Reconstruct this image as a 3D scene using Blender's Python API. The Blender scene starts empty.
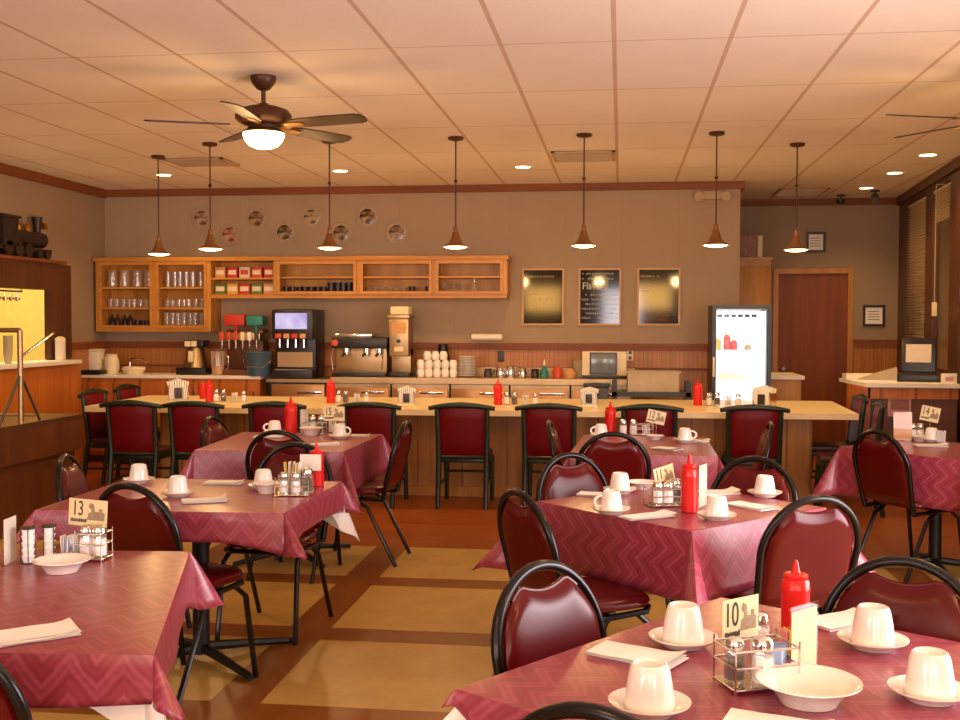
import bpy, bmesh, math, random
from mathutils import Vector, Matrix
random.seed(7)
PI = math.pi
S = bpy.context.scene
COL = S.collection

# ------------------------------------------------------------------ materials
def lin(c):
    return tuple(((v/255)/12.92 if v/255 <= .04045 else ((v/255+.055)/1.055)**2.4) for v in c) + (1,)

class N:
    def __init__(s, name):
        s.m = bpy.data.materials.new(name); s.m.use_nodes = True
        s.t = s.m.node_tree; s.n = s.t.nodes; s.b = s.n['Principled BSDF']; s.out = s.n['Material Output']
    def node(s, typ, **kw):
        x = s.n.new(typ)
        for k, v in kw.items():
            if k in x.inputs.keys(): x.inputs[k].default_value = v
            else: setattr(x, k, v)
        return x
    def link(s, a, b): s.t.links.new(a, b)
    def math(s, op, a, b=None, c=None):
        x = s.n.new('ShaderNodeMath'); x.operation = op
        for i, v in enumerate((a, b, c)):
            if v is None: continue
            if isinstance(v, (int, float)): x.inputs[i].default_value = v
            else: s.link(v, x.inputs[i])
        return x.outputs[0]
    def mix(s, fac, a, b):
        x = s.n.new('ShaderNodeMix'); x.data_type = 'RGBA'
        for i, v in ((0, fac), (6, a), (7, b)):
            if isinstance(v, (int, float, tuple)): x.inputs[i].default_value = v
            else: s.link(v, x.inputs[i])
        return x.outputs[2]
    def xyz(s, kind='Object'):
        tc = s.n.new('ShaderNodeTexCoord'); sp = s.n.new('ShaderNodeSeparateXYZ')
        s.link(tc.outputs[kind], sp.inputs[0]); return tc.outputs[kind], sp.outputs
    def noise(s, vec, scale, detail=3, stretch=None):
        if stretch:
            mp = s.n.new('ShaderNodeMapping'); mp.inputs['Scale'].default_value = stretch
            s.link(vec, mp.inputs[0]); vec = mp.outputs[0]
        x = s.n.new('ShaderNodeTexNoise'); x.inputs['Scale'].default_value = scale; x.inputs['Detail'].default_value = detail
        s.link(vec, x.inputs['Vector']); return x.outputs['Fac']
    def bump(s, h, strength=.1, dist=.01):
        x = s.n.new('ShaderNodeBump'); x.inputs['Strength'].default_value = strength; x.inputs['Distance'].default_value = dist
        s.link(h, x.inputs['Height']); s.link(x.outputs[0], s.b.inputs['Normal'])

def mat(name, rgb, rough=.5, metal=0, var=.12, scale=14, coat=0, emis=None, estr=0, stretch=None, bump=0, ior=None, spec=None):
    k = N(name); c = lin(rgb)
    v, _ = k.xyz()
    f = k.noise(v, scale, 3, stretch)
    d = tuple(x*(1-var) for x in c[:3])+(1,); l = tuple(min(1, x*(1+var)) for x in c[:3])+(1,)
    k.link(k.mix(f, d, l), k.b.inputs['Base Color'])
    k.b.inputs['Roughness'].default_value = rough; k.b.inputs['Metallic'].default_value = metal
    if coat: k.b.inputs['Coat Weight'].default_value = coat; k.b.inputs['Coat Roughness'].default_value = .12
    if spec is not None: k.b.inputs['Specular IOR Level'].default_value = spec
    if emis: k.b.inputs['Emission Color'].default_value = lin(emis); k.b.inputs['Emission Strength'].default_value = estr
    if bump: k.bump(f, bump)
    return k.m

def wood(name, c1, c2, axis='z', rough=.42, scale=9, boards=0, bdark=.6, coat=.0):
    k = N(name); v, o = k.xyz()
    st = {'x': (.07, 1, 1), 'y': (1, .07, 1), 'z': (1, 1, .07)}[axis]
    f = k.noise(v, scale, 6, st)
    g = k.noise(v, scale*5, 3, st)
    f2 = k.math('ADD', k.math('MULTIPLY', f, .75), k.math('MULTIPLY', g, .35))
    ramp = k.n.new('ShaderNodeValToRGB'); ramp.color_ramp.elements[0].position = .35; ramp.color_ramp.elements[1].position = .75
    ramp.color_ramp.elements[0].color = lin(c1); ramp.color_ramp.elements[1].color = lin(c2)
    k.link(f2, ramp.inputs[0]); col = ramp.outputs[0]
    if boards:
        fr = k.math('FRACT', k.math('DIVIDE', o[0] if axis == 'z' else o[2], boards))
        gap = k.math('LESS_THAN', fr, .1)
        col = k.mix(gap, col, k.mix(1.0, (0, 0, 0, 1), tuple(x*bdark for x in lin(c1)[:3])+(1,)))
    k.link(col, k.b.inputs['Base Color']); k.b.inputs['Roughness'].default_value = rough
    if coat: k.b.inputs['Coat Weight'].default_value = coat; k.b.inputs['Coat Roughness'].default_value = .15
    k.bump(f2, .04); return k.m

def glass(name, tint=(255, 255, 255), alpha=.18, rough=.05, milk=0, blend=.35):
    k = N(name); tr = k.n.new('ShaderNodeBsdfTransparent'); tr.inputs[0].default_value = lin(tint)
    gl = k.n.new('ShaderNodeBsdfGlossy'); gl.inputs['Roughness'].default_value = rough
    v, _ = k.xyz(); f = k.noise(v, 6)
    lw = k.n.new('ShaderNodeLayerWeight'); lw.inputs[0].default_value = blend
    fac = k.math('ADD', k.math('MULTIPLY', lw.outputs['Facing'], .45), k.math('ADD', alpha*.8, k.math('MULTIPLY', f, alpha*.4)))
    src = gl.outputs[0]
    if milk:
        df = k.n.new('ShaderNodeBsdfDiffuse'); df.inputs[0].default_value = lin((236, 226, 210)); m2 = k.n.new('ShaderNodeMixShader'); m2.inputs[0].default_value = milk
        k.link(gl.outputs[0], m2.inputs[1]); k.link(df.outputs[0], m2.inputs[2]); src = m2.outputs[0]
    mx = k.n.new('ShaderNodeMixShader'); k.link(fac, mx.inputs[0]); k.link(tr.outputs[0], mx.inputs[1]); k.link(src, mx.inputs[2])
    k.link(mx.outputs[0], k.out.inputs[0]); k.n.remove(k.b); return k.m

def glow(name, rgb, strength, rgb2=None):
    k = N(name); e = k.n.new('ShaderNodeEmission'); e.inputs[1].default_value = strength
    v, _ = k.xyz(); f = k.noise(v, 5)
    k.link(k.mix(f, lin(rgb), lin(rgb2 or rgb)), e.inputs[0])
    k.link(e.outputs[0], k.out.inputs[0]); k.n.remove(k.b); return k.m

def ceiling_mat():
    k = N('ceiling tile'); v, o = k.xyz()
    n = k.noise(v, 60, 5); n2 = k.noise(v, 1.3, 2)
    base = k.mix(n2, lin((232, 218, 202)), lin((244, 232, 216)))
    fx = k.math('ABSOLUTE', k.math('SUBTRACT', k.math('FRACT', k.math('ADD', k.math('DIVIDE', k.math('ADD', o[0], .046), .6096), .5)), .5))
    fy = k.math('ABSOLUTE', k.math('SUBTRACT', k.math('FRACT', k.math('ADD', k.math('DIVIDE', k.math('SUBTRACT', o[1], 5.909), 1.2192), .5)), .5))
    lx = k.math('LESS_THAN', fx, .0125/.6096); ly = k.math('LESS_THAN', fy, .0055/1.2192)
    col = k.mix(lx, base, lin((206, 176, 150))); col = k.mix(ly, col, lin((200, 170, 142)))
    k.link(col, k.b.inputs['Base Color']); k.b.inputs['Roughness'].default_value = .9
    k.bump(n, .15); return k.m

def floor_mat():
    k = N('floor tile and wood strip'); v, o = k.xyz()
    P, W = 1.105, .107
    dx = k.math('ABSOLUTE', k.math('SUBTRACT', k.math('FRACT', k.math('ADD', k.math('DIVIDE', k.math('ADD', o[0], 1.55), P), .5)), .5))
    dy = k.math('ABSOLUTE', k.math('SUBTRACT', k.math('FRACT', k.math('ADD', k.math('DIVIDE', k.math('SUBTRACT', o[1], 6.325), P), .5)), .5))
    sx = k.math('LESS_THAN', dx, W/P); sy = k.math('LESS_THAN', dy, W/P); far = k.math('GREATER_THAN', o[1], 7.31)
    far = k.math('MULTIPLY', far, 1.0)
    wx = k.noise(v, 7, 5, (1, .1, 1)); wy = k.noise(v, 7, 5, (.1, 1, 1))
    ny = k.mix(wy, lin((100, 54, 14)), lin((146, 84, 26)))
    nx = k.mix(wx, lin((100, 54, 14)), lin((142, 82, 26)))
    t = k.noise(v, 5, 6); t2 = k.noise(v, 28, 3)
    tile = k.mix(k.math('ADD', k.math('MULTIPLY', t, .7), k.math('MULTIPLY', t2, .3)), lin((150, 114, 52)), lin((206, 164, 88)))
    pl = k.math('FRACT', k.math('DIVIDE', o[1], .152))
    wf = k.mix(k.math('LESS_THAN', pl, .03), k.mix(wy, lin((112, 50, 12)), lin((164, 84, 24))), lin((70, 28, 10)))
    col = k.mix(sy, tile, ny); col = k.mix(sx, col, nx); col = k.mix(far, col, wf)
    k.link(col, k.b.inputs['Base Color']); k.b.inputs['Roughness'].default_value = .36; k.b.inputs['Specular IOR Level'].default_value = .35
    return k.m

def cloth_mat():
    k = N('rose flame stitch vinyl'); uv, o = k.xyz('UV')
    tri = k.math('MULTIPLY', k.math('ABSOLUTE', k.math('SUBTRACT', k.math('FRACT', k.math('DIVIDE', o[0], .13)), .5)), .15)
    n = k.noise(uv, 16, 3)
    w = k.math('ADD', k.math('ADD', o[1], tri), k.math('MULTIPLY', n, .03))
    s1 = k.math('ADD', k.math('MULTIPLY', k.math('SINE', k.math('MULTIPLY', w, 2*PI/.03)), .5), .5)
    s2 = k.math('ADD', k.math('MULTIPLY', k.math('SINE', k.math('MULTIPLY', w, 2*PI/.085)), .5), .5)
    n2 = k.noise(uv, 60, 4)
    f = k.math('ADD', k.math('ADD', k.math('MULTIPLY', s1, .30), k.math('MULTIPLY', s2, .34)), k.math('MULTIPLY', n2, .42))
    ramp = k.n.new('ShaderNodeValToRGB'); r = ramp.color_ramp
    r.elements[0].position = .15; r.elements[0].color = lin((132, 44, 60)); r.elements[1].position = .95; r.elements[1].color = lin((172, 82, 104))
    e = r.elements.new(.55); e.color = lin((148, 56, 76))
    k.link(f, ramp.inputs[0]); k.link(ramp.outputs[0], k.b.inputs['Base Color'])
    k.b.inputs['Roughness'].default_value = .34; k.b.inputs['Specular IOR Level'].default_value = .6; k.b.inputs['Coat Weight'].default_value = .22; k.b.inputs['Coat Roughness'].default_value = .2
    k.bump(f, .03); return k.m

def wall_mat(name, rgb, seam=.61):
    k = N(name); v, o = k.xyz(); n = k.noise(v, 3, 4); c = lin(rgb)
    col = k.mix(n, tuple(x*.93 for x in c[:3])+(1,), tuple(x*1.07 for x in c[:3])+(1,))
    fr = k.math('FRACT', k.math('DIVIDE', o[0], seam))
    col = k.mix(k.math('MULTIPLY', k.math('LESS_THAN', fr, .012), .25), col, tuple(x*.55 for x in c[:3])+(1,))
    k.link(col, k.b.inputs['Base Color']); k.b.inputs['Roughness'].default_value = .75; k.bump(n, .03); return k.m

def plate_mat(name, a, b, c):
    k = N(name); v, o = k.xyz()
    n = k.noise(v, 9, 5, (1, 1, 2.2)); ramp = k.n.new('ShaderNodeValToRGB'); r = ramp.color_ramp
    r.elements[0].position = .4; r.elements[0].color = lin(a); r.elements[1].position = .62; r.elements[1].color = lin(c)
    e = r.elements.new(.5); e.color = lin(b); k.link(n, ramp.inputs[0]); k.link(ramp.outputs[0], k.b.inputs['Base Color'])
    k.b.inputs['Roughness'].default_value = .18; return k.m

M = dict(
    ceiling=ceiling_mat(), floor=floor_mat(), cloth=cloth_mat(),
    wall=wall_mat('taupe panelled wall', (164, 140, 113)), wall2=wall_mat('taupe wall', (156, 132, 106), 9), wallk=mat('kitchen yellow wall', (236, 206, 120), .7),
    crown=wood('dark stained trim', (104, 50, 14), (140, 76, 24), 'x', rough=.6), rail=wood('red stained rail', (112, 54, 16), (148, 80, 28), 'x', rough=.55),
    bead=wood('beadboard', (158, 96, 46), (196, 130, 66), 'z', boards=.048, bdark=.7), oak=wood('honey oak', (168, 106, 36), (206, 146, 62), 'z'),
    oakx=wood('honey oak rail', (172, 108, 36), (210, 148, 64), 'x'), oakp=wood('oak panel', (160, 108, 46), (200, 146, 72), 'z', rough=.5, boards=.2, bdark=.85),
    orange=wood('orange varnished panel', (168, 88, 26), (206, 120, 44), 'z', boards=.3, bdark=.8), brown=wood('brown laminate', (84, 46, 22), (112, 64, 32), 'z'),
    door=wood('stained door veneer', (112, 52, 14), (148, 78, 26), 'z', scale=5, rough=.55), dark=wood('dark wood mullion', (70, 38, 18), (96, 54, 26), 'z'),
    white=mat('white laminate', (236, 228, 212), .4, var=.05), cream=mat('cream counter laminate', (236, 212, 160), .32, var=.06),
    china=mat('white china', (240, 234, 224), .2, var=.03, coat=.5), paper=mat('white paper napkin', (246, 242, 236), .85, var=.04, scale=40),
    under=mat('white undercloth', (238, 234, 232), .6, var=.05), card=mat('cream card', (228, 210, 160), .6, var=.05), ycard=mat('yellow menu card', (222, 192, 112), .6, var=.1, scale=50), ink=mat('dark ink', (40, 32, 28), .6),
    sepia=mat('sepia engraving', (150, 130, 100), .7, var=.5, scale=90), vinyl=mat('maroon vinyl', (82, 6, 9), .26, var=.12, spec=.3),
    frame=mat('black tube frame', (14, 10, 9), .25, spec=.35), green=mat('dark green painted wood', (24, 38, 20), .35, var=.2), cvinyl=mat('red maroon vinyl', (106, 9, 18), .42, var=.1, spec=.2), dseat=mat('dark seat vinyl', (62, 22, 20), .4),
    red=mat('red squeeze plastic', (214, 26, 20), .3, var=.05), chrome=mat('chrome', (225, 222, 215), .14, 1, var=.05), steel=mat('brushed steel', (176, 150, 112), .36, 1, var=.12, stretch=(1, 1, .05)),
    bronze=mat('oil rubbed bronze', (82, 48, 26), .45, .4), shade=mat('warm bronze shade', (140, 96, 54), .4, .5), black=mat('black plastic', (24, 20, 18), .35), dgrey=mat('dark grey plastic', (62, 58, 54), .4),
    grey=mat('grey plastic tub', (178, 160, 128), .5), blue=mat('blue grey bucket', (58, 84, 104), .4), teal=mat('teal plastic', (40, 128, 118), .4), orangep=mat('orange red plastic', (206, 70, 40), .4),
    salt=mat('salt', (250, 248, 244), .8, var=.03), sugar=mat('white sugar packets', (240, 238, 236), .7, var=.08, scale=50), bpack=mat('blue sweetener packet', (150, 172, 214), .6), ypack=mat('yellow sweetener packet', (232, 206, 110), .6), ppack=mat('pink sweetener packet', (236, 150, 150), .6),
    glass=glass('clear glass', alpha=.14, milk=.5), pane=glass('window pane', (215, 205, 185), .04), acrylic=glass('clear acrylic', alpha=.01, blend=.12), cglass=glass('cabinet glass', alpha=.004),
    bulb=glow('warm bulb', (255, 214, 150), 16), fanglow=glow('warm lamp bowl', (255, 222, 160), 6), canglow=glow('recessed lamp', (255, 226, 170), 7), cold=glow('cool white fridge light', (250, 250, 250), 1.3),
    frin=mat('white fridge liner', (244, 244, 240), .4, var=.03), board=mat('black writing board', (14, 15, 13), .07, var=.3), brass=mat('pale wood frame', (206, 160, 110), .5), chalk=mat('chalk writing', (206, 206, 196), .9), rchalk=mat('red chalk writing', (190, 80, 70), .9), gchalk=mat('yellow chalk writing', (220, 190, 110), .9),
    bladew=wood('fan blade veneer', (46, 26, 14), (70, 42, 22), 'x'), fridgefront=mat('reflective steel door', (176, 130, 84), .28, .7, var=.1),
    trimw=mat('warm white plastic', (232, 214, 176), .5), green2=mat('green carton', (96, 120, 50), .5), redbox=mat('red carton', (190, 50, 36), .5), tan=mat('tan carton', (206, 150, 90), .5), ybox=mat('yellow carton', (214, 170, 60), .5), whitebox=mat('white carton', (222, 206, 184), .5),
    dmug=mat('dark stoneware', (46, 32, 26), .35), iron=mat('cast iron model paint', (52, 38, 30), .45, .3), brassm=mat('model brass', (180, 130, 60), .3, .8), ptrim=mat('plastic vent grille', (190, 158, 120), .6), vdark=mat('vent shadow gap', (90, 66, 46), .8),
    blind=mat('blind slat', (190, 170, 140), .6), screen=glow('lit drink sign', (255, 240, 245), .9, (90, 50, 190)), tablet=mat('grey blue screen', (110, 118, 124), .15, var=.3, scale=8), pink=mat('pink printed card', (210, 150, 150), .6), photo=mat('printed photo', (150, 100, 80), .5, var=.6, scale=30), outside=mat('cream lobby wall', (226, 200, 150), .8), tabletop=mat('dark laminate table top', (70, 40, 26), .4), base=mat('black cast iron base', (22, 19, 18), .45, .3),
    etan=mat('aged beige plastic', (176, 150, 112), .55), prim=mat('tan plate rim', (164, 140, 114), .3, var=.2),
    plates=[plate_mat('picture plate %s' % c, *x) for c, x in zip('abcdefgh', [((77, 64, 50), (146, 120, 93), (185, 160, 129)), ((129, 48, 36), (163, 120, 93), (189, 164, 136)), ((68, 52, 36), (129, 96, 64), (172, 144, 108)), ((43, 35, 28), (103, 80, 60), (180, 156, 126)), ((77, 67, 56), (163, 140, 115), (180, 156, 129)), ((51, 43, 33), (120, 96, 72), (163, 136, 108)), ((43, 27, 17), (103, 72, 43), (180, 152, 115)), ((68, 51, 38), (137, 104, 74), (175, 147, 115))])],
)

# ------------------------------------------------------------------ mesh builder
class B:
    def __init__(s): s.bm = bmesh.new(); s.uv = None
    def box(s, x0, x1, y0, y1, z0, z1, bev=0, mtx=None):
        r = bmesh.ops.create_cube(s.bm, size=1)['verts']
        for v in r: v.co = Vector(((x0+x1)/2+v.co.x*(x1-x0), (y0+y1)/2+v.co.y*(y1-y0), (z0+z1)/2+v.co.z*(z1-z0)))
        vs = r
        if bev:
            es = list({e for v in r for e in v.link_edges})
            o = bmesh.ops.bevel(s.bm, geom=es, offset=bev, segments=2, affect='EDGES', profile=.6)
            vs = list({v for f in o['faces'] for v in f.verts} | {v for v in r if v.is_valid})
        if mtx:
            for v in vs: v.co = mtx @ v.co
        return s
    def lathe(s, prof, c=(0, 0, 0), seg=28, mtx=None, cap=True):
        rings = []; c = Vector(c)
        for r, z in prof:
            ring = []
            for i in range(seg):
                a = 2*PI*i/seg; p = Vector((r*math.cos(a), r*math.sin(a), z))
                p = (mtx @ p if mtx else p)+c; ring.append(s.bm.verts.new(p))
            rings.append(ring)
        for a, b in zip(rings, rings[1:]):
            for i in range(seg): s.bm.faces.new((a[i], a[(i+1) % seg], b[(i+1) % seg], b[i]))
        if cap:
            if prof[0][0] > 1e-5: s.bm.faces.new(list(reversed(rings[0])))
            if prof[-1][0] > 1e-5: s.bm.faces.new(rings[-1])
        return s
    def tube(s, pts, r, seg=10, closed=False, flat=1.0):
        P = [Vector(p) for p in pts]; n = len(P); rings = []; ref = None
        for i, p in enumerate(P):
            if closed: t = P[(i+1) % n]-P[i-1]
            else: t = P[min(i+1, n-1)]-P[max(i-1, 0)]
            t.normalize()
            if ref is None:
                ref = Vector((0, 0, 1)) if abs(t.z) < .9 else Vector((1, 0, 0))
            u = ref-t*ref.dot(t)
            if u.length < 1e-4: u = t.orthogonal()
            u.normalize(); w = t.cross(u); ref = u
            rr = r[i] if isinstance(r, (list, tuple)) else r
            rings.append([s.bm.verts.new(p+u*rr*math.cos(2*PI*k/seg)*flat+w*rr*math.sin(2*PI*k/seg)) for k in range(seg)])
        m = n if closed else n-1
        for i in range(m):
            a, b = rings[i], rings[(i+1) % n]
            for k in range(seg): s.bm.faces.new((a[k], b[k], b[(k+1) % seg], a[(k+1) % seg]))
        if not closed:
            s.bm.faces.new(list(reversed(rings[0]))); s.bm.faces.new(rings[-1])
        return s
    def cyl(s, p0, p1, r0, r1=None, seg=16):
        return s.tube([p0, p1], [r0, r1 if r1 is not None else r0], seg)
    def prism(s, poly, z0, z1, mtx=None):
        n = len(poly)
        f = lambda x, y, z: s.bm.verts.new((mtx @ Vector((x, y, z))) if mtx else Vector((x, y, z)))
        a = [f(x, y, z0) for x, y in poly]; b = [f(x, y, z1) for x, y in poly]
        s.bm.faces.new(list(reversed(a))); s.bm.faces.new(b)
        for i in range(n): s.bm.faces.new((a[i], a[(i+1) % n], b[(i+1) % n], b[i]))
        return s
    def grid(s, fn, nu, nv, closed_u=False):
        g = [[s.bm.verts.new(fn(i/nu, j/nv)) for j in range(nv+1)] for i in range(nu+(0 if closed_u else 1))]
        L = len(g)
        for i in range(nu):
            for j in range(nv): s.bm.faces.new((g[i][j], g[(i+1) % L][j], g[(i+1) % L][j+1], g[i][j+1]))
        return s
    def mesh(s, name, mt, smooth=True):
        bmesh.ops.recalc_face_normals(s.bm, faces=s.bm.faces)
        me = bpy.data.meshes.new(name); s.bm.to_mesh(me); s.bm.free()
        for m in (mt if isinstance(mt, list) else [mt]): me.materials.append(m)
        if smooth:
            me.polygons.foreach_set('use_smooth', [True]*len(me.polygons))
            try: me.set_sharp_from_angle(angle=math.radians(38))
            except Exception: pass
        return me
    def obj(s, name, mt, parent=None, smooth=True, loc=(0, 0, 0), rotz=0, label=None):
        o = bpy.data.objects.new(name, s.mesh(name, mt, smooth)); COL.objects.link(o)
        o.location = loc; o.rotation_euler = (0, 0, rotz)
        if parent: o.parent = parent
        if label: o['label'] = label
        return o

def tag(o, label, cat, group=None):
    o['label'] = label; o['category'] = cat
    if group: o['group'] = group
    return o
def thing(name, label, cat, loc=(0, 0, 0), rotz=0, group=None):
    o = bpy.data.objects.new(name, None); COL.objects.link(o); o.empty_display_size = .1
    o.location = loc; o.rotation_euler = (0, 0, rotz); return tag(o, label, cat, group)
def struct(name, b, mt, smooth=False):
    o = b.obj(name, mt, None, smooth); o['kind'] = 'structure'; return o
def dup(root, loc, rotz=0, label=None, group=None, scale=None):
    kids = [(ch, list(ch.children)) for ch in list(root.children)]
    r = root.copy(); COL.objects.link(r); r.location = loc; r.rotation_euler = (0, 0, rotz)
    if scale: r.scale = scale if isinstance(scale, tuple) else (scale,)*3
    if label: r['label'] = label
    if group: r['group'] = group
    for ch, gs in kids:
        c = ch.copy(); COL.objects.link(c); c.parent = r
        for g in gs:
            d = g.copy(); COL.objects.link(d); d.parent = c
    return r
class Kind:
    """first placement uses the source itself, later ones are copies"""
    def __init__(s, fn): s.fn = fn; s.o = None
    def __call__(s, loc, rotz=0, label=None, group=None, scale=None):
        if s.o is None:
            s.o = s.fn(); o = s.o; o.location = loc; o.rotation_euler = (0, 0, rotz)
            if scale: o.scale = scale if isinstance(scale, tuple) else (scale,)*3
            if label: o['label'] = label
            if group: o['group'] = group
            return o
        o = dup(s.o, loc, rotz, label, group, scale)
        if not scale: o.scale = (1, 1, 1)
        return o
def text_mesh(txt, size, mt, parent, loc, rot, name='number_print', depth=.0006, align='CENTER', sx=1):
    cu = bpy.data.curves.new(name, 'FONT'); cu.body = txt; cu.size = size; cu.extrude = depth; cu.align_x = align; cu.align_y = 'CENTER'
    t = bpy.data.objects.new('tmp', cu); COL.objects.link(t)
    dg = bpy.context.evaluated_depsgraph_get(); dg.update()
    me = bpy.data.meshes.new_from_object(t.evaluated_get(dg)); me.materials.clear(); me.materials.append(mt)
    bpy.data.objects.remove(t); bpy.data.curves.remove(cu)
    for v in me.vertices: v.co.x *= sx
    o = bpy.data.objects.new(name, me); COL.objects.link(o); o.location = loc; o.rotation_euler = rot
    if parent: o.parent = parent
    return o
def Rz(a): return Matrix.Rotation(a, 4, 'Z')

# ------------------------------------------------------------------ room shell
CE = 3.045
struct('floor', B().box(-9, 6, -3.2, 16, -.1, 0), M['floor'])
struct('ceiling', B().box(-9, 6, -3.2, 16, CE, CE+.1), M['ceiling'])
struct('wall_back', B().box(-6.2, 1.25, 11.9, 12.1, 0, CE), M['wall'])
struct('wall_return', B().box(1.1, 1.25, 12.1, 13.9, 0, CE), M['wall2'])
struct('wall_alcove', B().box(1.1, 1.84, 13.7, 13.9, 0, CE).box(2.78, 3.5, 13.7, 13.9, 0, CE).box(1.84, 2.78, 13.7, 13.9, 2.2, CE), M['wall2'])
# left wall with the kitchen hatch
struct('wall_left', B().box(-6.05, -5.88, 10.88, 11.9, 0, CE).box(-6.05, -5.88, -3, 8.8, 0, CE).box(-6.05, -5.88, 8.8, 10.88, 0, 1.12).box(-6.05, -5.88, 8.8, 10.88, 1.88, CE), M['wall2'])
# front wall behind the viewer: big daylight windows
fw = B()
fw.box(-6.05, 3.03, -3.1, -3, 0, .75).box(-6.05, 3.03, -3.1, -3, 2.4, CE)
for a, b in ((-6.05, -4.9), (-3.0, -.45), (.45, 1.7), (2.75, 3.03)): fw.box(a, b, -3.1, -3, .75, 2.4)
struct('wall_front', fw, M['wall2'])
# right wall: dark mullions and glazed openings, running slightly askew to the room
RW, RA = (3.31, 13.7, 0), -.0798
def rstruct(name, b, mt):
    o = struct(name, b, mt); o.location = RW; o.rotation_euler = (0, 0, RA); return o
SP = [(.6, 1.68), (2.06, 2.87), (3.3, 4.6)]
rw = B(); rw.box(0, .06, -5.2, 0, 0, 1.05).box(0, .06, -5.2, 0, 2.9, CE)
for a, b in ((0, .6), (1.68, 2.06), (2.87, 3.3), (4.6, 5.2)): rw.box(0, .06, -b, -a, 1.05, 2.9)
rstruct('wall_right', rw, M['dark'])
struct('wall_right_front', B().box(2.9, 3.03, -3, 2.4, 0, CE).box(2.9, 3.03, 4.7, 8.53, 0, CE).box(2.9, 3.03, 2.4, 4.7, 0, .35).box(2.9, 3.03, 2.4, 4.7, 2.1, CE), M['wall2'])
for k, (a, b) in enumerate(SP):
    w = rstruct('window_%d' % (k+1), B().box(.04, .05, -b, -a, 1.05, 2.9), M['pane'])
    fr = B()
    for (y0, y1, z0, z1) in ((a, a+.03, 1.05, 2.9), (b-.03, b, 1.05, 2.9), (a+.03, b-.03, 1.05, 1.09), (a+.03, b-.03, 2.86, 2.9)): fr.box(.03, .06, -y1, -y0, z0, z1)
    fr.obj('window_frame', M['dark'], w)
lob = struct('wall_lobby', B().box(4.6, 4.7, 6, 14, 0, CE).box(3.6, 4.6, 14, 14.1, 0, CE), M['outside'])
# crown, rails, wainscot
struct('trim_1', B().box(-5.88, 1.29, 11.86, 11.9, 2.965, CE).box(1.25, 1.29, 11.9, 13.7, 2.965, CE), M['crown'])
struct('trim_2', B().box(1.29, 3.29, 13.66, 13.7, 2.965, CE), M['crown'])
struct('trim_3', B().box(-5.88, -5.84, -3, 11.86, 2.95, CE), M['crown'])
rstruct('trim_4', B().box(-.04, 0, -5.2, -.04, 2.95, CE), M['dark'])
struct('trim_5', B().box(-5.85, 1.25, 11.872, 11.9, 0, 1.24), M['bead'])
struct('trim_6', B().box(-5.85, 1.27, 11.85, 11.9, 1.24, 1.315), M['rail'])
struct('trim_7', B().box(-5.88, -5.85, 10.66, 11.9, 0, 1.24), M['bead'])
struct('trim_8', B().box(-5.88, -5.83, 10.60, 11.85, 1.24, 1.315), M['rail'])
struct('trim_9', B().box(2.80, 3.30, 13.66, 13.7, 0, 1.26).box(1.29, 1.80, 13.67, 13.7, 0, 1.26), M['bead'])
struct('trim_10', B().box(2.80, 3.30, 13.64, 13.7, 1.26, 1.34), M['rail'])
struct('trim_11', B().box(-5.85, 1.25, 11.845, 11.872, 1.03, 1.055), M['rail'])
d = struct('door_1', B().box(1.90, 2.72, 13.70, 13.745, 0, 2.14), M['door'])
B().box(1.84, 1.90, 13.66, 13.76, 0, 2.2).box(2.72, 2.78, 13.66, 13.76, 0, 2.2).box(1.90, 2.72, 13.66, 13.76, 2.14, 2.2).obj('door_frame', M['oak'], d)
B().lathe([(.012, 0), (.012, .03), (.028, .045), (.03, .06), (.02, .07)], (1.97, 13.70, .98), 16, Matrix.Rotation(PI/2, 4, 'X')).obj('door_knob', M['chrome'], d)
# kitchen seen through the hatch
struct('wall_kitchen', B().box(-8.6, -8.5, 7, 13, 0, CE).box(-8.5, -6.15, 12.6, 12.7, 0, CE), M['wallk'])
hf = B().box(-5.77, -5.72, 10.38, 10.58, 1.15, 2.13).box(-5.88, -5.77, 10.55, 10.9, 1.15, 2.13).box(-5.88, -5.72, 8.6, 8.8, 1.15, 2.13).box(-5.88, -5.72, 8.8, 10.38, 1.86, 2.13)
struct('trim_12', hf, M['dark'])
struct('trim_13', B().box(-5.88, -5.67, 8.55, 10.63, 2.13, 2.16), M['crown'])
# half wall with white ledge under the hatch
hw = thing('serving_ledge_cabinet', 'orange varnished half wall with a white ledge under the kitchen hatch', 'counter', (-5.7, 9.6, 0))
B().box(-.17, .14, -2.6, 1.04, 0, 1.11).obj('panel', M['orange'], hw)
B().box(-.175, .2, -2.65, 1.0, 1.11, 1.15, .006).obj('ledge', M['white'], hw)

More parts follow.
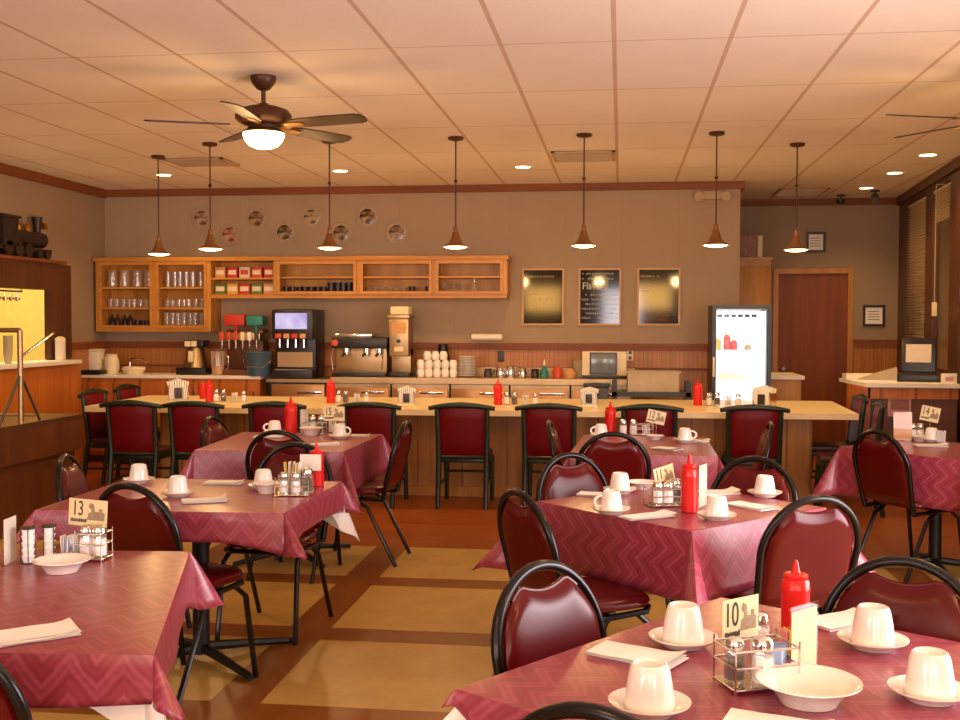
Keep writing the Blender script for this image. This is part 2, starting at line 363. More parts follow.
# ------------------------------------------------------------------ dining chairs
def stack_chair():
    t = thing('dining_chair', 'maroon vinyl dining chair', 'chair')
    R, ZS, LEAN = .208, .69, .235
    yb = lambda z: -.205-(z-.44)*LEAN
    hoop = []
    for z in (.42, .5, .6): hoop.append((-R+.02*(1-(z-.42)/.27), yb(z), z))
    for i in range(25):
        a = PI-PI*i/24; hoop.append((R*math.cos(a), yb(ZS+R*math.sin(a)), ZS+R*math.sin(a)))
    for z in (.6, .5, .42): hoop.append((R-.02*(1-(z-.42)/.27), yb(z), z))
    B().tube(hoop, .0145, 10).obj('back_frame', M['frame'], t)
    hw_, r2 = .19, .19
    def top(x):
        arc = ZS+math.sqrt(max(0, r2*r2-x*x)); dip = .838+.036*(x/.12)**2
        return min(arc, dip)
    def pad(u, v):
        a = 2*PI*u; ring = v  # unused
        return Vector()
    b = B(); NU, NV = 26, 14
    grids = []
    for side in (1, -1):
        g = []
        for i in range(NU+1):
            x = -hw_+2*hw_*i/NU; zb = .47+.03*(abs(x)/hw_)**6; zt = top(x)
            col = []
            for j in range(NV+1):
                v = j/NV; z = zb+(zt-zb)*v
                e = (1-abs(x/hw_)**8)*(1-abs(2*v-1)**8)
                th = .004+.021*max(0, e)**.5
                col.append(b.bm.verts.new((x, yb(z)+side*th+.006, z)))
            g.append(col)
        grids.append(g)
    for s_, g in zip((1, -1), grids):
        for i in range(NU):
            for j in range(NV):
                q = (g[i][j], g[i+1][j], g[i+1][j+1], g[i][j+1]); b.bm.faces.new(q if s_ > 0 else tuple(reversed(q)))
    A, C = grids
    loop = [(i, 0) for i in range(NU)]+[(NU, j) for j in range(NV)]+[(i, NV) for i in range(NU, 0, -1)]+[(0, j) for j in range(NV, 0, -1)]
    for (i, j), (i2, j2) in zip(loop, loop[1:]+loop[:1]):
        b.bm.faces.new((A[i][j], C[i][j], C[i2][j2], A[i2][j2]))
    bo = b.obj('backrest', M['vinyl'], t)
    B().tube([(x, yb(top(x))+.006, top(x)) for x in [-.13+.26*i/16 for i in range(17)]], .006, 8).obj('piping', M['vinyl'], bo)
    # seat pad
    b = B()
    def out(a, r):
        c, s_ = math.cos(a), math.sin(a); n = 3.6
        k_ = 1/((abs(c)**n+abs(s_)**n)**(1/n)); x, y = c*k_, s_*k_
        return (x*(.205+.012*y)*r, y*.205*r+.01)
    prof = [(.0, .447), (.86, .445), (.97, .45), (1.0, .463), (.985, .478), (.93, .489), (.75, .496), (.4, .500), (0.001, .501)]
    rings = []
    for r, z in prof:
        rings.append([b.bm.verts.new((*out(2*PI*i/36, max(r, .001)), z)) for i in range(36)])
    for p, q in zip(rings, rings[1:]):
        for i in range(36): b.bm.faces.new((p[i], p[(i+1) % 36], q[(i+1) % 36], q[i]))
    b.bm.faces.new(list(reversed(rings[0]))); b.bm.faces.new(rings[-1])
    b.obj('seat', M['vinyl'], t)
    sf = [(-.19, -.2, .42), (-.19, .0, .425), (-.185, .16, .43), (-.14, .2, .432), (.14, .2, .432), (.185, .16, .43), (.19, .0, .425), (.19, -.2, .42)]
    B().tube(sf, .013, 8).box(-.19, .19, -.015, .015, .425, .445).obj('seat_frame', M['frame'], t)
    for sx in (-1, 1):
        B().tube([(sx*.175, .12, .425), (sx*.19, .18, .37), (sx*.2, .235, .0)], .0125, 8).obj('leg', M['frame'], t)
        B().tube([(sx*.19, -.02, .42), (sx*.197, -.1, .37), (sx*.2, -.285, .0)], .0125, 8).obj('leg', M['frame'], t)
    return t
chair = Kind(stack_chair)
def face(x, y, deg, label, group):  # deg: direction the sitter faces, 0 = +X
    return chair((x, y, 0), math.radians(deg-90), label, group)
G13, G12, G15, G11, G16, G10, G14 = ('chairs around table 13', 'chairs around the table behind table 13', 'chairs around table 15', 'chairs around table 11', 'chairs around the table behind table 11', 'chairs around table 10', 'chairs around the right back table')
face(-1.45, 2.40, 90, 'maroon dining chair cut by the left edge in the lower left corner', G13)
face(-1.83, 4.37, 72, 'maroon dining chair seen from behind between table 13 and the orange-topped table', G12)
face(-1.98, 6.50, 86, 'maroon dining chair with its back to us at the near side of table 15', G15)
face(-1.72, 5.26, -94, 'maroon dining chair behind the caddy with white card, facing us', G12)
face(-2.34, 4.98, 12, 'worn shiny dining chair near the steel buffet at the left', G12)
face(-2.42, 7.0, -4, 'dining chair seen edge-on at the left end of table 15', G15)
face(-1.68, 6.92, 178, 'dining chair in side view at the right end of table 15', G15)
face(-.13, 4.30, 34, 'dining chair seen from behind at the left corner side of table 11', G11)
face(-.05, 5.08, -50, 'reddish dining chair facing us behind the left cups of table 11', G11)
face(-.03, 6.68, 88, 'dark dining chair with its back to us behind the table 11 card', G16)
face(.50, 5.03, -118, 'dining chair facing us behind the far right cup of table 11', G11)
face(.60, 4.43, 114, 'large dining chair seen from behind in front of the right side of table 11', G11)
face(.035, 2.70, -37, 'dining chair with pale window glare on its backrest beside table 10', G10)
face(.63, 2.80, -118, 'maroon dining chair cut by the right edge beyond table 10', G10)
face(.10, 2.09, 64, 'dining chair whose hoop top rises into the bottom edge at table 10', G10)
face(1.77, 6.90, 34, 'dining chair seen from behind at the right back table with legs in view', G14)
face(-.15, 7.10, 0, 'dining chair seen edge-on at the left end of the table behind table 11', G16)
face(.65, 7.2, 178, 'dining chair seen edge-on in front of the rightmost counter chairs', G16)

# ------------------------------------------------------------------ counter chairs
def wood_chair():
    t = thing('counter_chair', 'green wooden chair', 'chair')
    yb = lambda z: -.2-(z-.45)*.12
    for sx in (-1, 1):
        B().tube([(sx*.2, -.27, 0), (sx*.2, -.205, .45), (sx*.205, yb(.7), .7), (sx*.21, yb(.86), .86)], [.02, .024, .022, .02], 8).obj('leg', M['green'], t)
        B().tube([(sx*.2, .22, 0), (sx*.195, .19, .415)], [.018, .024], 8).obj('leg', M['green'], t)
        B().cyl((sx*.198, -.235, .2), (sx*.197, .2, .2), .011).obj('stretcher', M['green'], t)
    B().cyl((-.197, .2, .26), (.197, .2, .26), .011).obj('stretcher', M['green'], t)
    n = 14; pts = [(-.275+.55*i/n, yb(.885)-.03*(1-(2*i/n-1)**2)-.0, .862+.03*(1-(2*i/n-1)**2)) for i in range(n+1)]
    B().tube(pts, [.017+.008*(1-abs(2*i/n-1)) for i in range(n+1)], 10, flat=1.1).obj('crest_rail', M['green'], t)
    b = B(); 
    def f(u, v):
        a = 2*PI*u; rr = .024
        n_ = 5; c, s_ = math.cos(a), math.sin(a); kk = 1/((abs(c)**n_+abs(s_)**n_)**(1/n_))
        return Vector((c*kk, 0, s_*kk))
    for sd in (1, -1):
        b.grid(lambda u, v, sd=sd: Vector((-.195+.39*u, yb(.455+.41*v)-.028*(1-(2*u-1)**2)+sd*(.004+.02*(max(0, (1-(2*u-1)**8)*(1-(2*v-1)**8)))**.5), .455+.41*v+.02*(1-(2*u-1)**2)*v)), 12, 8)
    bmesh.ops.remove_doubles(b.bm, verts=b.bm.verts, dist=.0085)
    b.obj('backrest', M['cvinyl'], t)
    B().tube([(-.2, yb(.44), .44), (0, yb(.44)-.02, .44), (.2, yb(.44), .44)], .016, 8).obj('back_rail', M['green'], t)
    B().box(-.21, .21, -.18, .22, .385, .42, .008).obj('seat_frame', M['green'], t)
    B().box(-.205, .205, -.175, .215, .42, .47, .018).obj('seat', M['dseat'], t)
    return t
wch = Kind(wood_chair)
GC = 'green framed chairs along the long counter'
names = ['leftmost in the front row', 'second from left in the front row', 'behind the table 15 cup and ketchup', 'behind the number 15 card', 'left of centre with all its legs in view', 'below the paper roll on the wall', 'behind the tilted card of the back table', 'rightmost in the front row']
for x, y, nm in zip((-4.08, -3.54, -2.87, -2.06, -1.30, -.58, .245, 1.08), (8.95, 8.98, 9.04, 9.1, 9.14, 9.18, 9.22, 9.28), names):
    wch((x, y, 0), math.radians(random.uniform(-3, 3)), 'green framed maroon counter chair, '+nm, GC, (1, 1, .965))
for x, y, a, nm in ((-4.62, 9.6, -PI/2, 'nearer of the two at the left end'), (-4.66, 10.38, -PI/2, 'farther one at the left end, only its top showing'), (1.84, 9.95, PI/2, 'farther one at the right end'), (1.83, 9.2, PI/2-.1, 'nearer one at the right end by the register desk')):
    wch((x, y, 0), a, 'green framed maroon counter chair, '+nm, GC)

# ------------------------------------------------------------------ long counter
ZC = .79
ct = thing('long_counter', 'long cream topped counter with oak panelled base across the room', 'counter', (0, 9.4, 0))
B().prism([(-4.73, -.25), (1.96, -.06), (2.02, 1.45), (-4.78, 1.2)], ZC-.05, ZC).obj('countertop', M['cream'], ct, False)
B().box(-4.2, 1.62, .14, .9, .09, ZC-.05).obj('panel', M['oakp'], ct, False)
B().box(-4.21, 1.63, .12, .92, 0, .09).obj('kick_board', M['oak'], ct, False)

# ------------------------------------------------------------------ tables and cloths
TZ = .762
def quad_pts(c, seg=8, rad=.03):
    """closed outline of a quad with rounded corners: list of (point, outward normal angle info)"""
    return c
def cloth_mesh(corners, drop, z, flare=.55, ripple=.012, seed=0, extra={}, pw=1.6):
    """corners ccw; top + skirt with stiff corner folds; UV = unfolded plane coordinates"""
    rnd = random.Random(seed); bm = bmesh.new(); uvl = bm.loops.layers.uv.new('UVMap')
    P = [Vector(c) for c in corners]; n = 4; ring = []  # entries: (base2d, dir2d, L, outfrac)
    axu = (P[1]-P[0]).normalized(); axv = Vector((-axu.y, axu.x))
    for i in range(n):
        a, b = P[i], P[(i+1) % n]; e = (b-a); Ln = e.length; e.normalize(); nrm = Vector((e.y, -e.x))
        m = 16; ph = rnd.uniform(0, 6)
        for k_ in range(m+1):
            s = k_/m; q = a+e*Ln*s
            o = .05+ripple/drop*(math.sin(s*9+ph)+.6*math.sin(s*17+ph*2))*.5
            dd = drop+extra.get(i, 0)*max(0, 1-s*4)**1.5+extra.get((i+1) % 4, 0)*max(0, 1-(1-s)*4)**1.5
            ring.append((q, nrm, dd, max(.02, o)))
        e2 = (P[(i+2) % n]-b).normalized(); n2 = Vector((e2.y, -e2.x)); a0 = math.atan2(nrm.y, nrm.x); a1 = math.atan2(n2.y, n2.x)
        while a1 < a0: a1 += 2*PI
        fl = flare*rnd.uniform(.8, 1.15)
        for k_ in range(1, 12):
            s = k_/12; ang = a0+(a1-a0)*s; dv = Vector((math.cos(ang), math.sin(ang)))
            L = (drop+extra.get((i+1) % 4, 0))/max(math.cos(ang-a0), math.cos(a1-ang), .5)
            o = .05+fl*math.sin(PI*s)**pw
            ring.append((b.copy(), dv, L, min(.9, o)))
    NV = 7; rows = []; uvs = []
    for j in range(NV+1):
        v = j/NV; row = []
        for q, dv, L, o in ring:
            l = L*v; rr = .012
            h = l*o+.006*min(1, v*5); dz = l*math.sqrt(max(.05, 1-o*o))
            p = q+dv*h; row.append(bm.verts.new((p.x, p.y, z-dz-(.0 if j else 0)))); uvs.append(q+dv*l)
        rows.append(row)
    uvmap = {}
    for r_i, row in enumerate(rows):
        for c_i, v_ in enumerate(row): uvmap[v_] = uvs[r_i*len(ring)+c_i]
    m = len(ring)
    for j in range(NV):
        for i in range(m):
            vs = (rows[j][i], rows[j+1][i], rows[j+1][(i+1) % m], rows[j][(i+1) % m])
            try: bm.faces.new(vs)
            except ValueError: pass
    cen = sum(P, Vector((0, 0)))/4; cv = bm.verts.new((cen.x, cen.y, z+.001)); uvmap[cv] = cen
    inner = []
    for q, dv, L, o in ring:
        p = q+(cen-q)*.06; v_ = bm.verts.new((p.x, p.y, z+.002)); uvmap[v_] = p; inner.append(v_)
    for i in range(m):
        bm.faces.new((rows[0][i], rows[0][(i+1) % m], inner[(i+1) % m], inner[i])); bm.faces.new((inner[i], inner[(i+1) % m], cv))
    for f in bm.faces:
        for lp in f.loops:
            d_ = uvmap[lp.vert]-cen; lp[uvl].uv = (d_.dot(axu), d_.dot(axv))
    bmesh.ops.remove_doubles(bm, verts=bm.verts, dist=1e-5)
    bmesh.ops.recalc_face_normals(bm, faces=bm.faces)
    return bm
def make_table(corners, drop, label_t, label_c, under=None, seed=0, flare=.55, ulabel=None, extra={}, uextra={}, uflare=.4):
    P = [Vector(c) for c in corners]; cen = sum(P, Vector((0, 0)))/4
    loc = (cen.x, cen.y, 0); L = [p-cen for p in P]
    t = thing('dining_table', label_t, 'table', loc, 0, 'dining tables')
    B().prism([tuple(p*.985) for p in L], TZ-.035, TZ-.008).obj('tabletop', M['tabletop'], t, False)
    B().cyl((0, 0, .03), (0, 0, TZ-.035), .038).obj('column', M['base'], t)
    for k_ in range(4):
        d_ = L[k_]*.62
        B().tube([(0, 0, .06), (d_.x*.5, d_.y*.5, .04), (d_.x, d_.y, .015)], [.024, .02, .015], 8).obj('foot', M['base'], t)
    bm = cloth_mesh([tuple(p) for p in L], drop, TZ-.001, flare, seed=seed, extra=extra)
    b = B(); b.bm.free(); b.bm = bm
    me_b = b.obj('tablecloth', M['cloth'], None, True, loc); tag(me_b, label_c, 'tablecloth', 'maroon patterned tablecloths')
    me_b.modifiers.new('thickness', 'SOLIDIFY').thickness = .0015
    if under:
        bm = cloth_mesh([tuple(p*.96) for p in L], under, TZ-.006, uflare, .004, seed=seed, extra=uextra, pw=4)
        b = B(); b.bm.free(); b.bm = bm
        u = b.obj('undercloth', M['under'], None, True, loc); tag(u, ulabel, 'tablecloth', 'white undercloths')
    return cen
A13 = [(-2.12, 2.34), (-1.09, 2.43), (-1.46, 3.55), (-2.5, 3.46)]
make_table(A13, .125, 'pedestal table under the cloth at the lower left, with card 13', 'maroon patterned cloth on the lower left table with card 13', .085, 1, .55, 'white undercloth peeking below the cloth of table 13', {1: -.01, 2: .08}, {1: .13}, .36)
A12 = [(-2.42, 4.25), (-1.37, 4.32), (-1.36, 5.22), (-2.44, 5.18)]
make_table(A12, .125, 'pedestal table with orange sheen behind table 13', 'maroon cloth with orange sheen on the table behind table 13', .11, 2, .6, 'white undercloth triangle hanging at the right corner behind table 13', {1: .05, 2: .03}, {2: .12})
A15 = [(-2.58, 6.36), (-1.66, 6.40), (-1.65, 7.45), (-2.66, 7.45)]
make_table(A15, .27, 'pedestal table with card 15 near the long counter', 'maroon cloth on the table with card 15', None, 3, .45)
A11 = [(.27, 4.15), (.87, 4.77), (.26, 5.39), (-.36, 4.76)]
make_table(A11, .27, 'pedestal table with card 11 and a tall ketchup bottle', 'maroon zigzag cloth on the table with card 11', None, 4, .66, None, {1: .01, 3: .03})
A16 = [(-.30, 6.54), (.57, 6.50), (.58, 7.56), (-.25, 7.62)]
make_table(A16, .26, 'pedestal table in front of the counter, behind table 11', 'maroon cloth on the table behind table 11', None, 5, .5)
A10 = [(.59, 1.64), (1.21, 2.54), (.29, 3.165), (-.345, 2.29)]
make_table(A10, .15, 'pedestal table with card 10 in the lower right', 'maroon cloth on the lower right table with card 10', .13, 6, .5, 'white undercloth peeking at the left corner of table 10', {3: -.115}, {3: .13}, .6)
A14 = [(1.95, 6.52), (2.55, 7.1), (1.98, 7.7), (1.38, 7.12)]
make_table(A14, .30, 'pedestal table at the right edge by the register desk', 'dark red cloth on the right edge table by the register', None, 7, .45)

# ------------------------------------------------------------------ tableware
IT = TZ+.0015
def mk_cup():
    t = thing('coffee_cup', 'cup', 'cup', group='white coffee cups on the tables')
    prof = [(.050, 0), (.0515, .004), (.0505, .02), (.046, .06), (.0415, .088), (.038, .1), (.0355, .1045), (.033, .106), (.0305, .1045), (.029, .1), (.001, .0985)]
    B().lathe(prof, seg=30, cap=False).obj('body', M['china'], t)
    B().tube([(.047, 0, .03), (.066, 0, .028), (.078, 0, .045), (.076, 0, .066), (.06, 0, .08), (.041, 0, .082)], .0055, 8, flat=1.3).obj('handle', M['china'], t)
    return t
def mk_saucer():
    t = B().lathe([(.001, .004), (.045, .003), (.047, 0), (.05, 0), (.056, .007), (.078, .018), (.083, .022), (.0835, .0245), (.08, .024), (.056, .012), (.048, .0075), (.001, .0065)], seg=36, cap=False).obj('saucer', M['china'])
    return tag(t, 'saucer', 'saucer', 'white saucers under the cups')
cup, saucer = Kind(mk_cup), Kind(mk_saucer)
def cupset(x, y, z, hd, where, sc=1.0):
    saucer((x, y, z), 0, 'white saucer under the '+where, None, sc)
    cup((x, y, z+.0072*sc), math.radians(hd), 'upturned white coffee '+where, None, (sc, sc, sc*.88))
for x, y, hd, w in ((.155, 2.67, 60, 'cup left of the number 10 card'), (.062, 2.20, 80, 'cup at the bottom edge, nearest the chair hoop'), (.61, 2.715, 100, 'cup in front of the chair at the right edge'), (.645, 2.355, 60, 'cup in the lower right corner beside the wide bowl')):
    cupset(x, y, IT, hd, w, 1.0)
for x, y, hd, w in ((.0, 5.03, 120, 'cup farthest left on table 11'), (-.035, 4.49, 200, 'cup with left-hand handle at the near left of table 11'), (.385, 4.42, 70, 'cup just right of the tall ketchup bottle of table 11'), (.65, 5.03, 90, 'cup at the far right of table 11')):
    cupset(x, y, IT, hd, w, .93)
for x, y, hd, w in ((.42, 7.22, 0, 'cup with handle to the right on the table behind table 11'), (-.13, 7.42, 200, 'cup at the left of the table behind table 11')):
    cupset(x, y, IT, hd, w, .93)
for x, y, hd, w in ((-2.32, 5.02, 90, 'cup behind the hoop of the big left chair'), (-1.97, 4.66, 90, 'cup just right of the big left chair hoop'), (-1.66, 4.92, 100, 'cup beside the small bowl behind table 13')):
    cupset(x, y, IT, hd, w, .9)
for x, y, hd, w in ((-2.38, 7.3, 200, 'cup at the left of table 15 above the chair hoop'), (-1.87, 7.12, 0, 'cup with handle to the right on table 15')):
    cupset(x, y, IT, hd, w, .95)
cupset(2.04, 7.50, IT, 30, 'cup under the tilted card of the right back table', .9)
cupset(-1.93, 3.02, IT, 90, 'cup cut by the left edge on table 13', .9)

bowl = Kind(lambda: tag(B().lathe([(.001, .005), (.052, .004), (.054, 0), (.058, 0), (.064, .012), (.078, .03), (.1, .042), (.107, .0455), (.1065, .048), (.1, .0465), (.075, .036), (.058, .014), (.04, .009), (.001, .008)], seg=40, cap=False).obj('bowl', M['china']), 'bowl', 'bowl', 'white bowls on the tables'))
bowl((.39, 2.30, IT), 0, 'wide white rimmed bowl in front of the number 10 caddy')
bowl((-1.735, 3.2, IT), 0, 'white rimmed bowl in front of the number 13 card', None, .82)
bowl((-1.605, 4.80, IT), 0, 'small white bowl left of the caddy with yellow packets', None, (.62, .62, 1.0))
bowl((-2.12, 7.3, IT), 0, 'white bowl between the shakers and cup on table 15', None, (.75, .75, 1.1))
bowl((.10, 5.18, IT), 0, 'white bowl behind the far left cup of table 11', None, .7)
bowl((1.98, 7.54, IT), 0, 'white bowl beside the shakers on the right back table', None, .7)
bowl((.23, 7.36, IT), 0, 'white bowl below the caddy on the table behind table 11', None, .6)

def napkin(x, y, deg, l, w, label, fold=.0, seed=0):
    r = random.Random(seed); b = B()
    for k_ in range(3):
        z0 = .001+k_*.0028; dx, dy = r.uniform(-.006, .006), r.uniform(-.006, .006); a = r.uniform(-.05, .05)
        lift = r.uniform(.002, .008)
        def f(u, v, s=0):
            x_ = (u-.5)*l; y_ = (v-.5)*w
            xx = x_*math.cos(a)-y_*math.sin(a)+dx; yy = x_*math.sin(a)+y_*math.cos(a)+dy
            return Vector((xx, yy, z0+lift*max(0, (u-.7)/.3)**2*k_+.0012*math.sin(u*5+k_)**2+s))
        b.grid(lambda u, v: f(u, v), 10, 4); b.grid(lambda u, v: f(u, v, .0016), 10, 4)
    # tie the sheet edges with a thin core
    b.box(-l*.47, l*.47, -w*.46, w*.46, 0, .006)
    o = b.obj('napkin', M['paper'], None, True, (x, y, IT), math.radians(deg)); return tag(o, label, 'napkin', 'folded white paper napkins')
NP = [(.04, 2.56, -28, .21, .11, 'folded white napkin beside the near cup of table 10, left of card 10'), (.31, 2.14, -20, .2, .11, 'white napkin cut by the bottom edge in front of the wide bowl'), (.58, 2.93, 35, .2, .11, 'white napkin behind the clear menu holder of table 10'),
      (-.10, 4.94, -15, .17, .1, 'white napkin at the left corner of table 11'), (.11, 4.42, 35, .22, .09, 'long white napkin on the near edge of table 11'), (.55, 4.72, -50, .22, .1, 'white napkin between the two right cups of table 11'), (.45, 5.08, 20, .18, .1, 'white napkin behind the white card of table 11'),
      (.29, 6.80, -35, .17, .11, 'white napkin at the near edge of the table behind table 11'), (.50, 7.27, 10, .16, .08, 'white napkin right of the handled cup behind table 11'),
      (-1.90, 5.05, 5, .18, .1, 'rumpled white napkin left of the cup behind table 13'), (-1.80, 4.54, 25, .19, .1, 'white napkin at the near edge behind table 13'),
      (-1.86, 6.72, 30, .17, .11, 'white napkin at the near edge of table 15'), (-1.77, 7.27, 5, .14, .07, 'white napkin right of the cup on table 15'), (-2.36, 7.12, 5, .2, .1, 'white napkin below the left cup of table 15'),
      (1.96, 7.22, 0, .2, .1, 'white napkin on the right back table'), (-1.45, 2.53, 40, .19, .12, 'folded white napkin alone on the near part of table 13')]
for i, a in enumerate(NP): napkin(*a, seed=i)

def mk_ketchup():
    t = thing('ketchup_bottle', 'bottle', 'bottle', group='red squeeze bottles')
    B().lathe([(.001, 0), (.031, 0), (.0345, .004), (.0345, .12), (.0355, .125), (.0355, .132), (.0345, .136), (.0335, .148), (.028, .156), (.001, .157)], seg=26, cap=False).obj('body', M['red'], t)
    B().lathe([(.029, .154), (.03, .156), (.03, .166), (.026, .169), (.012, .171), (.010, .176), (.0055, .2), (.003, .205), (.001, .205)], seg=20, cap=False).obj('nozzle_cap', M['red'], t)
    return t
ketchup = Kind(mk_ketchup)
for x, y, z, l, sc in ((.44, 2.80, IT, 'squat red squeeze bottle behind the table 10 caddy', (1.02, 1.02, .92)), (.285, 4.56, IT, 'tall red squeeze bottle in the middle of table 11', (1, 1, 1.18)), (-.07, 7.72, IT, 'red squeeze bottle on the table behind table 11', 1.1), (-1.44, 5.05, IT, 'red squeeze bottle half behind the white card behind table 13', 1.0), (-2.30, 7.42, IT, 'red squeeze bottle on table 15', 1.25),
                       (-3.84, 9.83, ZC+.001, 'red squeeze bottle at the left stretch of the long counter', 1.08), (-4.05, 10.2, ZC+.001, 'smaller red squeeze bottle behind the left napkin dispenser', .9), (-2.67, 9.85, ZC+.001, 'red squeeze bottle on the counter below the black drink machine', 1.15), (-1.11, 9.88, ZC+.001, 'red squeeze bottle in the middle of the long counter', 1.15), (.70, 10.1, ZC+.001, 'red squeeze bottle on the counter left of the lit fridge', 1.15)):
    ketchup((x, y, z), 0, l, None, sc)

def mk_shaker(fill, cap, nm):
    def f():
        t = thing(nm, 'shaker', 'shaker', group='salt and pepper shakers')
        b = B().prism([(.021*math.cos(PI/8+i*PI/4), .021*math.sin(PI/8+i*PI/4)) for i in range(8)], 0, .006)
        b.lathe([(.021, .006), (.022, .03), (.0195, .062), (.017, .068)], seg=8, cap=False).obj('glass', M['glass'], t)
        B().lathe([(.001, .007), (.0185, .007), (.019, .03), (.0175, .052), (.001, .053)], seg=8, cap=False).obj('filling', fill, t)
        B().lathe([(.0185, .066), (.019, .076), (.016, .084), (.009, .088), (.001, .089)], seg=16, cap=False).obj('cap', cap, t)
        return t
    return f
salt = Kind(mk_shaker(M['salt'], M['chrome'], 'salt_shaker'))
pepper = Kind(mk_shaker(M['dmug'], M['chrome'], 'pepper_shaker'))
def mk_caddy():
    t = thing('condiment_caddy', 'caddy', 'caddy', group='wire condiment caddies')
    b = B(); W, D, H = .075, .05, .075
    for z in (.006, .045, H):
        b.tube([(-W, -D, z), (W, -D, z), (W, D, z), (-W, D, z)], .0022, 6, True)
    b.obj('rack', M['chrome'], t)
    for sx in (-1, 1):
        for sy in (-1, 1): B().cyl((sx*W, sy*D, 0), (sx*W, sy*D, H+.012), .0026, seg=6).obj('upright', M['chrome'], t)
    B().box(-W, W, -D, D, .004, .008).obj('tray', M['chrome'], t)
    return t
caddy = Kind(mk_caddy)
def packets(x, y, z, rot, label, cols, n=10, h=.062, box=True):
    t = thing('sweetener_packets', label, 'packets', (x, y, z), math.radians(rot), 'sweetener packets')
    t['kind'] = 'thing'
    if box:
        B().box(-.03, .03, -.022, -.019, 0, .045).box(-.03, .03, .019, .022, 0, .045).box(-.03, -.027, -.019, .019, 0, .045).box(.027, .03, -.019, .019, 0, .045).box(-.03, .03, -.022, .022, 0, .003).obj('holder', M['acrylic'], t, False)
    r = random.Random(n+int(x*100))
    for i in range(n):
        m = Matrix.Translation((-.023+.046*i/(n-1), 0, .004)) @ Matrix.Rotation(r.uniform(-.12, .12), 4, 'Y')
        B().box(-.0014, .0014, -.017, .017, 0, h+r.uniform(-.004, .006), 0, m).obj('packet', cols[i % len(cols)], t, False)
    return t
def card(x, y, z, rot, label, num, w=.085, h=.062, tilt=0, stem=.07, m='card', cut=True):
    """number card clipped on top of a thin stem, facing local -Y"""
    t = thing('table_number_card', label, 'card', (x, y, z), math.radians(rot), 'numbered table cards')
    B().cyl((0, 0, 0), (0, 0, stem), .0025, seg=8).lathe([(.001, 0), (.016, 0), (.016, .003), (.004, .006), (.002, .008)], seg=14, cap=False).obj('stand', M['chrome'], t)
    rm = Matrix.Translation((0, 0, stem+h/2-.004)) @ Matrix.Rotation(math.radians(tilt), 4, 'Y')
    c = B().box(-w/2, w/2, -.001, .001, -h/2, h/2, 0, rm).obj('card', M[m], t, False)
    if num:
        o = text_mesh(num, h*.78, M['ink'], c, (0, 0, 0), (0, 0, 0), sx=.62); o.matrix_local = rm @ Matrix.Translation((-w*.26, -.0016, h*.12)) @ Matrix.Rotation(PI/2, 4, 'X')
    if cut:
        # small engraving of an engine with smoke plus a strip of ornamental lettering
        b = B()
        ox, oz = w*.20, h*.02
        poly = [(-.24, -.28), (.26, -.28), (.27, .0), (.2, .04), (.2, .16), (.1, .16), (.1, .04), (-.02, .04), (-.02, .12), (-.05, .3), (-.16, .36), (-.2, .2), (-.12, .12), (-.12, .02), (-.2, -.04)]
        b.prism([(ox+p[0]*w*.9, oz+p[1]*h) for p in poly], 0, .0006, rm @ Matrix.Translation((0, -.0012, 0)) @ Matrix.Rotation(PI/2, 4, 'X'))
        b.obj('engraving', M['sepia'], c, False)
        b = B(); r = random.Random(3)
        xx = -w*.44
        while xx < -.02*w:
            ww = r.uniform(.02, .05)*w; b.box(xx, xx+ww, -.0018, -.0011, -h*.36, -h*.26+r.uniform(0, .04)*h, 0, rm); xx += ww+.012*w
        b.obj('small_lettering', M['ink'], c, False)
    return t
def acrylic(x, y, z, rot, label, w=.1, h=.13, pm='card'):
    t = thing('menu_holder', label, 'menu holder', (x, y, z), math.radians(rot), 'clear menu holders')
    B().box(-w/2, w/2, -.003, -.0012, .003, h).box(-w/2, w/2, .0012, .003, .003, h).box(-w/2, w/2, -.035, .035, 0, .003).obj('stand', M['acrylic'], t, False)
    B().box(-w/2+.003, w/2-.003, -.0009, .0009, .004, h*.93 if pm in ('card', 'ycard') else h).obj('insert', M[pm], t, False)
    return t
# table 10
caddy((.295, 2.395, IT), math.radians(22), 'chrome wire caddy holding shakers on table 10', None, (1.0, 1.0, 1.2))
salt((.305, 2.365, IT+.0105), 0, 'glass salt shaker in front inside the table 10 caddy', None, 1.2)
pepper((.248, 2.38, IT+.0105), 0, 'glass shaker at the left inside the table 10 caddy', None, 1.1)
packets(.342, 2.42, IT+.0105, 70, 'blue and white sweetener packets in the table 10 caddy', [M['bpack'], M['sugar'], M['bpack']], 9)
card(.268, 2.46, IT, 42, 'cream card with number 10 in black', '10', .115, .098, 0, .08)
acrylic(.405, 2.455, IT, 47, 'clear holder with a yellow menu card on table 10', .10, .165, 'ycard')
packets(.405, 2.62, IT, 20, 'pink and orange packets in the box behind the table 10 caddy', [M['ppack'], M['ypack'], M['orangep']], 8)
salt((.33, 2.62, IT), 0, 'chrome capped shaker behind the number 10 card', None, 1.15)
# table 11
caddy((.19, 4.71, IT), math.radians(20), 'chrome wire caddy holding shakers on table 11', None, 1.0)
salt((.16, 4.69, IT+.009), 0, 'salt shaker at the left of the table 11 caddy', None, 1.1)
salt((.205, 4.70, IT+.009), 0, 'shaker in the middle of the table 11 caddy', None, 1.1)
pepper((.24, 4.73, IT+.009), 0, 'dark pepper shaker at the right of the table 11 caddy', None, 1.2)
card(.19, 4.745, IT+.009, 35, 'cream tilted card with number 11', '11', .105, .085, -12, .075)
acrylic(.35, 4.70, IT, 66, 'upright cream menu card right of the tall ketchup on table 11', .1, .18, 'whitebox')
